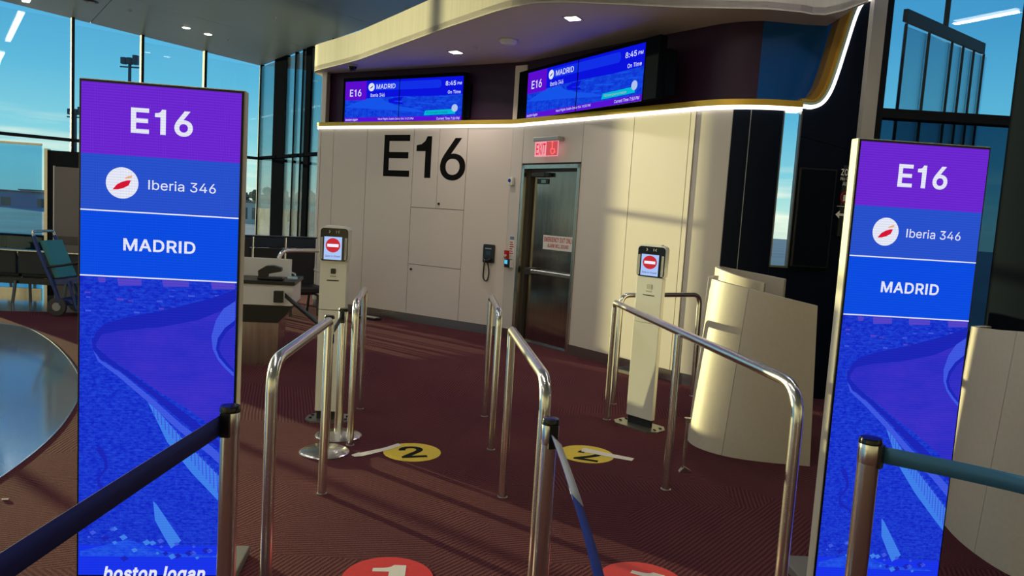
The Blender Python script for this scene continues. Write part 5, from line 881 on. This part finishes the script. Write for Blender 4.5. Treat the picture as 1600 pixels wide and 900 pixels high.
# ------------------------------------------------------------------ face-scan kiosks
K_S = emis('kiosk_screen', (.42, .58, .95), .95); K_R = emis('kiosk_red', (.62, .03, .04), .9); K_W = emis('kiosk_white', (.85, .88, 1.0), 1.0); K_T = emis('kiosk_text', (.05, .05, .16), 1.0)
def kiosk(label, x, y, rz, reader, wf=1.0, df=1.0):
    t = thing('face_scan_kiosk', label, 'kiosk', (x, y, 0), rz); t.scale = (wf, df, 1); q = 1/df
    W2 = .1
    MB().prism([(x_, y_*q) for x_, y_ in [(-.17, -.06), (-.12, -.12), (.12, -.12), (.17, -.06), (.17, .05), (.12, .13), (-.12, .13), (-.17, .05)]], 0, .012, 'xy').build('base_plate', M['basepl'], t)
    for sx in (-.135, .135):
        for sy in (-.03, .05): MB().lathe([(.012, .012), (.012, .02), (.002, .022)], sx, sy*q, 10).build('bolt', M['black'], t)
    MB().box(-.088, .088, -.035, .055, .01, .085).build('plinth', M['black'], t)
    MB().box(-W2, W2, -.05, .07, .075, .86, .004).build('lower_column', M['kiosk'], t)
    MB().box(-W2, W2, -.05, .07, .864, 1.235, .004).build('upper_column', M['kiosk'], t)
    # head
    MB().prism(rrect(-.108, .108, 1.235, 1.495, .03), -.06, .075).build('head_shell', M['white'], t)
    g = MB().prism(rrect(-.102, .104, 1.238, 1.484, .026), -.066, -.058).build('head_glass', M['blackgloss'], t)
    MB().box(-.07, .07, -.05, .05, 1.49, 1.503, .003).build('top_light', M['white'], t)
    for sx in (-.091, .089): MB().box(sx-.009, sx+.009, -.0685, -.065, 1.25, 1.415).build('side_light', M['kgrey'], g)
    s = MB().box(-.072, .06, -.0685, -.065, 1.248, 1.42).build('screen', K_S, g)
    flat_poly('no_entry_disc', circ(-.006, 1.356, .054), -.0695, K_R, g); MB().box(-.048, .036, -.0705, -.0697, 1.344, 1.366).build('no_entry_bar', K_W, g)
    text('lettering', 'Gate is closed', -.062, .05, 1.267, 1.283, -.0695, K_T, g, .01)
    MB().tube([(-.038, -.067, 1.448), (-.030, -.067, 1.458), (-.038, -.067, 1.468)], .0022, 6).tube([(.038, -.067, 1.448), (.030, -.067, 1.458), (.038, -.067, 1.468)], .0022, 6).tube([(.017, -.067, 1.448), (.017, -.067, 1.468)], .0015, 6).build('arrow_mark', M['inkw'], g)
    rd = MB().prism(rrect(-.018, .020, 1.14, 1.18, .007), -.056, -.049).build('reader', M['black'] if reader else mat('pale_reader', (.5, .48, .4), .4), t)
    MB().box(-.022, .024, -.0512, -.0495, 1.116, 1.126).build('reader_mark', M['kgrey'], t)
    MB().box(-.045, .045, -.0515, -.048, 1.085, 1.093).build('card_slot', M['black'], t)
    return t
kiosk('grey white face-scan kiosk in shade at left, behind the belt posts', -1.36, 5.62, .05, True)
kiosk('sunlit cream face-scan kiosk at right, in front of the lit wall', 1.12, 5.98, -.80, False, 1.28, .34)

# ------------------------------------------------------------------ floor stickers and tape
def sticker(label, cx, cy, r_, m, num, nm, ang, sz, ox=0, oy=0, bold=.03):
    t = thing('floor_sticker', label, 'sticker', (cx, cy, 0))
    MB().disc(0, 0, .0005, r_, None, 64, .0012).build('disc', m, t)
    o = text('numeral', num, -sz*.36+ox, sz*.36+ox, -sz/2+oy, sz/2+oy, .0024, nm, t, bold, 0, ang); return t
tp = gnd(606, 870.5); sticker('red floor sticker with a white 1, left of the centre post', gnd(607, 900).x, tp.y-.205, .205, M['red'], '1', M['inkw'], .08, .21, -.0, .02)
tp = gnd(1000, 879); sticker('red floor sticker with a white 1, right of the centre post', gnd(1003, 900).x-.01, tp.y-.205, .205, M['red'], '1', M['inkw'], -.45, .21, -.0, .02)
cL = gnd(644, 706.5); sticker('yellow floor sticker with a black 2, in front of the left belt posts', cL.x, cL.y, .197, M['yellow'], '2', M['inkb'], .30, .24, .0, -.0)
cR = gnd(916, 709.5); sticker('yellow floor sticker with a black 2 partly under tape, right of the centre rail', cR.x, cR.y, .197, M['yellow'], '2', M['inkb'], -.28, .24, .02, -.03)
def tape(label, P): tag(MB().prism([tuple(gnd(*p)[:2]) for p in P], .0035, .0045, 'xy').build('tape_strip', M['tape']), label, 'tape')
tape('white tape strip from the left yellow sticker towards the belt posts', [(550, 711), (562, 707.5), (562, 708.5), (600, 700.5), (622, 693.5), (628, 697), (606, 704), (566, 713.5), (554, 714.5), (549, 712)])
tape('white tape strip across the right yellow sticker', [(910, 701.5), (916, 701), (950, 709), (991, 717), (987, 721), (953, 715), (908, 706)])
pp = gnd(8, 781); tag(MB().box(-.016, .016, -.006, .006, .0, .006, .002).build('paper_scrap', M['tape'], None, (pp.x, pp.y, 0.003 if False else 0), .3), 'tiny white paper scrap on the carpet at far left', 'scrap')
pp = gnd(432, 560); tag(MB().box(-.02, .02, -.012, .012, .0, .006, .002).build('paper_scrap', M['tape'], None, (pp.x, pp.y, 0), .5), 'tiny white paper scrap on the carpet near the gate desk', 'scrap')

# ------------------------------------------------------------------ curved podium shells
def shell(name, label, bot, top, zt, seam_at, z0=.0, th=.035, cat='podium'):
    """bot/top: plan points left to right; zt: rim heights"""
    n = 8
    Bp = smooth_path([(p[0], p[1], z0) for p in bot], n); Tp = smooth_path([(p[0], p[1], z) for p, z in zip(top, zt)], n)
    o = Vector((Bp[0][0], Bp[0][1], 0)); t = thing(name, label, cat, o)
    ks = [0]+[s*n for s in seam_at]+[len(Bp)-1]
    for a, b_ in zip(ks, ks[1:]):
        m = MB(); r0, r1 = [], []
        Bi = offset([p[:2] for p in Bp], th); Ti = offset([p[:2] for p in Tp], th)
        rows = []
        for i in range(a, b_+1):
            e = .0
            rows.append([Vector(Bp[i])-o, Vector(Tp[i])-o, Vector((Ti[i][0], Ti[i][1], Tp[i][2]))-o, Vector((Bi[i][0], Bi[i][1], z0))-o])
        if a > 0: rows[0] = [rows[0][k].lerp(rows[1][k], .05) for k in range(4)]
        if b_ < len(Bp)-1: rows[-1] = [rows[-1][k].lerp(rows[-2][k], .05) for k in range(4)]
        V = [[m.bm.verts.new(p) for p in r] for r in rows]
        for i in range(len(V)-1):
            for k in range(4): m.bm.faces.new((V[i][k], V[i][(k+1) % 4], V[i+1][(k+1) % 4], V[i+1][k])).smooth = True
        m.bm.faces.new(V[0]); m.bm.faces.new(V[-1])
        m.build('shell_panel', M['counter'], t)
        m2 = MB()
    seam = MB()
    for s in seam_at:
        i = s*n; q = [Vector(Bp[i])-o, Vector(Tp[i])-o]
        d = Vector((Bi[i][0]-Bp[i][0], Bi[i][1]-Bp[i][1], 0))
        seam.tube([q[0]+d*.45, q[1]+d*.45-Vector((0, 0, .004))], .012, 6)
    if seam_at: seam.build('joint', M['gap'], t)
    return t
bot = [(1.60, 5.95), (1.46, 5.72), (1.47, 5.50), (1.62, 5.32), (1.86, 5.23), (2.22, 5.19)]
top = [(1.63, 5.98), (1.52, 5.74), (1.545, 5.50), (1.70, 5.30), (1.89, 5.19), (2.13, 5.12)]
shell('curved_podium', 'tall cream podium shell with a black joint, nearest the right rail', bot, top, [1.285, 1.283, 1.27, 1.245, 1.21, 1.168], [3])
bb_ = [(1.98, 5.78), (1.84, 5.90), (1.74, 6.08), (1.73, 6.24), (1.80, 6.36), (1.94, 6.37), (2.10, 6.27), (2.25, 6.12)]
shell('curved_podium', 'podium shell standing behind the cream one, bluish inside', bb_, [(p[0]*.98+.04, p[1]*.99+.05) for p in bb_], [1.26, 1.29, 1.325, 1.34, 1.34, 1.32, 1.30, 1.28], [])
bot2 = [(2.95, 4.62), (2.72, 4.42), (2.62, 4.15), (2.585, 3.86), (2.62, 3.60), (2.78, 3.42), (3.05, 3.32), (3.4, 3.3)]
top2 = [(2.97, 4.6), (2.77, 4.42), (2.70, 4.15), (2.69, 3.90), (2.73, 3.66), (2.88, 3.50), (3.12, 3.40), (3.42, 3.37)]
shell('curved_podium', 'tall cream podium shell at the right edge behind the blue belt', bot2, top2, [1.16, 1.17, 1.19, 1.215, 1.24, 1.26, 1.28, 1.29], [3])

# black column at the right edge
pc = MB().lathe([(.62, 0), (.62, 4.7)], 4.02, 5.1, 48).build('wall_right_column', M['blackdull']); struct(pc); pc.name = 'trim_6'

# ------------------------------------------------------------------ gate desk
gd = thing('gate_desk', 'grey gate desk with black top edge and steel base, behind the left totem', 'desk', (-2.62, 7.1, 0), 0)
FG = Frame(-2.22, 7.40, .16)
gd.location = (-2.22, 7.40, 0); gd.rotation_euler = (0, 0, .16)
MB().box(-1.5, -.12, .05, .55, 0, .44).build('steel_base', M['steel'], gd)
MB().prism([(-1.5, .44), (-.12, .44), (.02, .62), (-1.5, .62)], .0, .6).build('black_skirt', M['black'], gd)
MB().box(-1.5, .02, -.03, .62, .62, .83, .006).build('fascia_board', M['desk'], gd)
MB().box(-1.5, .04, -.05, .65, .832, .868, .004).build('desktop', M['black'], gd)
MB().box(-1.5, -.06, .42, .45, .868, 1.06, .004).build('screen_panel', M['desk'], gd)
sc1 = FG.w(-.22, .1, .868)
bs = thing('barcode_scanner', 'black barcode scanner on the gate desk', 'scanner', sc1, .16)
MB().box(-.12, .13, -.07, .07, 0, .03, .012).build('base', M['black'], bs); MB().prism([(-.11, .02), (-.03, .02), (-.02, .06), (.11, .09), (.11, .125), (.03, .145), (-.04, .14), (-.115, .09)], -.05, .05).build('head', M['black'], bs)
mo = thing('tablet_device', 'thin pale tablet lying on the gate desk', 'device', FG.w(-.03+.0, .3, .868), .3)
MB().box(-.05, .05, -.1, .1, 0, .015, .004).build('body', mat('pale_blue_plastic', (.4, .55, .6), .3), mo)
bx = thing('belt_box', 'black wall belt unit on the front of the gate desk', 'belt unit', FG.w(-.10, -.03, .72), .16)
MB().box(-.055, .035, -.07, 0, -.06, .055, .006).build('housing', M['black'], bx)
bp0 = FG.w(-.07, -.065, .72)
belt('belt', 'black belt pulled from the gate desk to the left kiosk', [(bp0.x+.02, bp0.y, .735), (-1.85, 6.55, .70), (-1.44, 5.75, .68)], .05, M['black'])
# swivel chair behind the desk
ch = thing('swivel_chair', 'black swivel chair half hidden behind the gate desk', 'chair', (-3.04, 8.42, 0), 1.15)
MB().prism(rrect(-.2, .2, .72, 1.26, .16, 8), .16, .22).build('backrest', M['seat'], ch)
MB().prism(rrect(-.24, .24, -.22, .22, .08), .46, .54, 'xy').build('seat', M['seat'], ch)
MB().tube([(0, .19, .5), (0, .24, .6), (0, .22, .8)], .02, 8).build('back_bracket', M['chrome'], ch); MB().lathe([(.03, .08), (.03, .47)], 0, 0, 14).build('gas_column', M['chrome'], ch)
for k in range(5):
    a = 2*pi*k/5; MB().tube([(0, 0, .1), (.28*cos(a), .28*sin(a), .06)], [.025, .015], 8).lathe([(.001, 0), (.02, .0), (.028, .025), (.02, .05), (.001, .05)], .28*cos(a), .28*sin(a), 12).build('leg', M['black'], ch)

# ------------------------------------------------------------------ waiting seats
def bench(label, x, y, rz, n, wseat, zb, m_top, m_back, frame, legs=True, zseat=.43, facing=1, band=None):
    t = thing('seat_bank', label, 'seats', (x, y, 0), rz); W_ = n*wseat
    for k in range(n):
        x0 = k*wseat+.015; x1 = (k+1)*wseat-.015
        MB().box(x0, x1, -.02, .05, zseat, zb, .012).build('backrest', m_back, t)
        MB().box(x0, x1, -.50*facing if facing > 0 else .05, 0 if facing > 0 else .50, zseat-.06, zseat+.03, .02).build('seat', m_back, t)
        if band: MB().box(x0, x1, -.035, .055, zb+.008, zb+band, .012).build('headrest', m_top, t)
    MB().box(0, W_, -.03, .04, zseat-.14, zseat-.06).build('beam', M['black'], t)
    for k in range(n+1):
        xx = min(max(k*wseat, .02), W_-.02)
        MB().tube(bend([(xx, -.42*facing, zseat-.1), (xx, -.45*facing, zseat+.22), (xx, 0, zseat+.24), (xx, .0, zb+(band or 0))], .05, 4), .014, 8).build('arm_frame', frame, t)
    for k in range(0, n+1):
        xx = min(max(k*wseat, .06), W_-.06)
        MB().tube([(xx, -.3*facing, 0), (xx, -.28*facing, zseat-.12), (xx, .0, zseat-.1)], .022, 8).tube([(xx, .12*facing, 0), (xx, .05*facing, zseat-.1)], .022, 8).build('leg', mat('leg_metal', (.12, .12, .12), .35, .8), t)
    MB().box(0, W_, -.045, .065, zb+(band or 0), zb+(band or 0)+.02, .004).build('top_rail', m_top if band else frame, t)
    return t
bench('black seat bank at far left with a bright steel top rail', -7.72, 10.40, .045, 3, .70, .74, M['seat'], M['seat'], M['steel'], True, .42, -1)
bench('black seat bank farther back at left, partly behind the front bank', -8.9, 12.0, .05, 4, .62, .86, M['navyseat'], M['seat'], M['black'], True, .42, 1, .0)
bench('added low black seat pair shading the floor, hidden mostly behind the left totem, beside the navy bank', -4.97, 9.75, .657, 2, .5, .66, M['seat'], M['seat'], M['black'], True, .40, 1)  # hidden seats added for the shadow they cast on the carpet
bench('navy high-backed seat bank behind the gate desk, before the windows', -4.16, 10.377, .657, 3, .48, .98, M['navyseat'], M['seat'], M['white'], True, .42, 1, .16)
bench('added single low black seat shading the floor, hidden beyond the navy bank', -4.45, 12.53, .657, 1, .40, .62, M['seat'], M['seat'], M['black'], True, .40, 1)  # unseen seat added to narrow the sunlit strip before wall A
# transport chair
wc = thing('transport_chair', 'blue wheeled transport chair with a teal backrest at far left', 'wheelchair', (-5.95, 9.75, .003), 0)
def bar_(P, r_=.02, n='frame_tube', m=M['bluef']): return MB().tube(P, r_, 10).build(n, m, wc)
for sy in (-.22, .22):
    bar_([(-.26, sy, 1.02), (-.20, sy, .85), (.02, sy, .35), (.10, sy, .14)], .024)
    bar_([(.20, sy, .46), (.30, sy, .10), (.42, sy, .06)], .02)
    bar_([(-.14, sy, .62), (.10, sy, .66), (.36, sy, .72)], .016, 'armrest', M['black'])
    w_ = MB().lathe([(.10, -.02), (.12, -.018), (.12, .018), (.10, .02)], .05, sy, 26, 'y', .12).build('wheel', M['rubber'], wc)
    MB().lathe([(.002, -.024), (.055, -.022), (.055, .022), (.002, .024)], .05, sy, 18, 'y', .12).build('hub', M['kgrey'], w_)
    MB().lathe([(.04, -.015), (.06, -.012), (.06, .012), (.04, .015)], .40, sy, 18, 'y', .06).build('caster', M['rubber'], wc)
bar_(bend([(-.26, -.22, 1.02), (-.28, -.22, 1.08), (-.28, .22, 1.08), (-.26, .22, 1.02)], .03, 4), .018, 'push_handle', M['steel'])
MB().prism([(-.20, .96), (-.14, .97), (.06, .50), (.0, .49)], -.19, .19).build('backrest', M['teal'], wc)
MB().prism([(-.02, .40), (.42, .46), (.42, .52), (-.02, .47)], -.21, .21).build('seat', M['bluef'], wc)
MB().box(.02, .5, -.18, .18, .14, .22, .02).build('tray', M['bluef'], wc)
bar_([(-.16, -.0, .08), (-.05, .0, .10), (.05, .0, .12)], .014, 'anti_tip_bar', M['black'])
# tall board and blue glass screen
_b = ray(71, 330)*(11.3/ray(71, 330).y)
tb = thing('partition_board', 'tall taupe partition board with a pale edge before the left windows', 'partition', (_b.x, _b.y, 0.003), .12)
MB().box(.0, .58, .0, .05, .0, 2.22).build('frame', M['blackmetal'], tb); MB().box(.14, .5, -.03, 0, .0, 1.98).build('board', M['board'], tb); MB().box(.0, .045, -.04, .06, .0, 2.24).build('edge_post', M['steel'], tb); MB().box(.125, .14, -.035, 0, .8, 1.99).build('edge_strip', M['white'], tb); MB().box(.14, .5, -.035, -.03, .80, .93).build('band', mat('dark_taupe', (.10, .085, .08), .5), tb)
gs = thing('glass_screen', 'blue tinted glass screen at far left beside the taupe board', 'screen', (_b.x-1.75, _b.y-.2, 0.003), .12)
MB().box(0, 1.7, 0, .012, .1, 2.28).build('pane', M['glassb'], gs); MB().box(0, 1.7, -.02, .03, 0, .1).build('base_rail', M['steel'], gs); MB().box(0, 1.7, -.012, .024, 2.28, 2.31).build('top_rail', M['steel'], gs)

# floor boxes at the wall foot
for (a, b), lab, fr, m in (((577, 498), 'black floor outlet box at the foot of the wall below the E16', FA.rz, M['black']), ((985, 583), 'silver floor outlet box by the wall behind the right kiosk', FB.rz, M['basepl'])):
    p = gnd(a, b); t = thing('floor_box', lab, 'outlet', (p.x, p.y, 0), fr)
    MB().prism([(-.17, -.09), (.17, -.09), (.22, 0), (.17, .09), (-.17, .09), (-.22, 0)], 0, .03, 'xy').build('lid', m, t); MB().box(-.15, .15, -.06, .06, .03, .036, .002).build('cover', M['kgrey'] if m is M['black'] else M['black'], t)

# ------------------------------------------------------------------ outside: apron, trees, building, masts
MB().box(-600, 600, -300, 900, -4.6, -4.5).build('ground_apron', M['apron'])['kind'] = 'structure'
def tree(x, y, h, r_, i):
    random.seed(i); m = MB()
    for k in range(9):
        a = random.random()*6.28; rr = r_*random.random()*.8; zz = -4.5+h*(.4+.5*random.random()); q = r_*(.35+.3*random.random())
        ret = bmesh.ops.create_icosphere(m.bm, subdivisions=2, radius=q, matrix=Matrix.Translation((rr*cos(a), rr*sin(a), zz)))
        for v in ret['verts']:
            c = Vector((rr*cos(a), rr*sin(a), zz)); v.co = c+(v.co-c)*(1+.3*random.uniform(-1, 1))
    t = thing('tree', 'distant dark green tree beyond the apron', 'tree', (x, y, 0), 0, 'trees on the horizon')
    m.build('crown', M['tree'], t); MB().tube([(0, 0, -4.5), (0, 0, -4.5+h*.5)], r_*.08, 6).build('trunk', M['mast'], t)
for i in range(9):
    px = 384+i*14 if i < 9 else -70+(i-9)*42
    D = 260+25*(i % 2); r0 = ray(px, 325); k = D/r0.y
    tree(r0.x*k, D, 7.5+2.5*((i*7) % 5)/5+(1.5 if i < 9 else -2), 2.6 if i < 9 else 4, i)
r0 = ray(412, 340); k = 200/r0.y
bd = thing('terminal_building', 'pale distant building with a row of dark windows beyond the apron', 'building', (r0.x*k, 200, -4.5), 0)
MB().box(-9, 12, 0, 8, 0, 5.6).build('wall', M['bldg'], bd); MB().box(-9.3, 12.3, -.3, 8.3, 5.6, 6.0).build('roof', M['bldgd'], bd)
for i in range(8): MB().box(-8+i*2.4, -6.8+i*2.4, -.1, 0, 1.2, 4.3).build('window', M['bldgd'], bd)
for i, (a, wd, h) in enumerate(((20, 34, 4.4), (90, 26, 4.9), (-60, 20, 4.2))):
    r0 = ray(a, 330); k = (230+i*25)/r0.y
    bd = thing('hangar', ['wide grey-blue hangar seen through the far left glass', 'grey-blue hangar behind the taupe board', 'small grey-blue shed outside at the left edge'][i], 'building', (r0.x*k, 230+i*25, -4.5), 0)
    MB().box(-wd/2, wd/2, 0, 12, 0, h).build('wall', M['roofg'], bd); MB().box(-wd/2-.4, wd/2+.4, -.4, 12, h, h+.4).build('roof', M['mast'], bd)
    for q in range(3): MB().box(-wd/2+2+q*wd/3, -wd/2+5+q*wd/3, -.1, 0, 0, h*.6).build('window', M['bldgd'], bd)
for (a, b, D, lab) in ((203, 92, 70, 'taller dark floodlight mast above the left totem'), (118, 172, 80, 'shorter dark floodlight mast just left of the left totem')):
    r0 = ray(a, b); k = D/r0.y; zt = H+r0.z*k
    t = thing('light_mast', lab, 'mast', (r0.x*k, D, -4.5))
    MB().tube([(0, 0, 0), (0, 0, zt+4.5-.4)], [.22, .14], 8).build('pole', M['mast'], t)
    for q in (-.55, 0, .55): MB().box(q-.22, q+.22, -.25, .2, zt+4.5-.5, zt+4.5+.1+(.25 if q > 0 else 0), .04).build('floodlight', M['mast'], t)
    MB().tube([(-.9, 0, zt+4.5-.75), (.9, 0, zt+4.5-.75)], .07, 6).build('crossarm', M['mast'], t)
# parked vehicle outside
r0 = ray(418, 354); k = 60/r0.y
vn = thing('apron_van', 'pale blue van parked on the apron outside the window', 'van', (r0.x*k, 60, -4.5), 0)
MB().prism([(-2.4, .4), (2.4, .4), (2.4, 1.6), (1.7, 2.3), (-2.2, 2.3), (-2.4, 2.0)], -.9, .9).build('body', mat('van_blue', (.10, .32, .45), .3), vn); MB().prism([(1.2, 1.5), (2.3, 1.5), (1.7, 2.2), (1.2, 2.2)], -.92, .92).build('window', M['bldgd'], vn)
for sx in (-1.5, 1.5): MB().lathe([(.38, -.95), (.38, .95)], sx, 0, 16, 'y', .38).build('wheel', M['rubber'], vn)

# glazed passenger bridge outside the right window
gb = thing('glazed_bridge', 'glazed boarding bridge with dark beams outside the right window', 'bridge', (0, 0, 0))
G0 = Vector((4.85, 9.4)); G1 = Vector((9.6, 14.6)); gdir = (G1-G0).normalized(); GL = (G1-G0).length
GF = Frame(G0.x, G0.y, atan2(gdir.y, gdir.x))
tb0 = GF.px(1420, 20); tb1 = GF.px(1540, 72)
MB().prism([(tb0[0]-.03, tb0[1]-.10), (tb0[0]-.03, tb0[1]+.04), (tb1[0], tb1[1]+.04), (tb1[0], tb1[1]-.12)], 0, .05).build('roof_beam', M['blackmetal'], gb, (G0.x, G0.y, 0), GF.rz)
def zb_(x): return tb0[1]-.14+(tb1[1]-tb0[1])*(x-tb0[0])/(tb1[0]-tb0[0])
xsg = [GF.px(a, 170)[0] for a in (1404, 1441, 1478, 1496, 1513, 1529)]
for x in xsg: MB().box(x-.012, x+.012, 0, .03, -.5, zb_(x)+.02).build('mullion', M['blackmetal'], gb, (G0.x, G0.y, 0), GF.rz)
MB().prism([(xsg[0], -.5), (xsg[-1]+.3, -.5), (xsg[-1]+.3, zb_(xsg[-1]+.3)), (xsg[0], zb_(xsg[0]))], .03, .04).build('pane', glass('bridge_glass', (.88, .96, 1.0), .8), gb, (G0.x, G0.y, 0), GF.rz)
xv = GF.px(1484, 20)[0]; MB().box(xv-.02, xv+.02, 0, .06, zb_(xv)+.15, zb_(xv)+3).build('mullion', M['blackmetal'], gb, (G0.x, G0.y, 0), GF.rz)
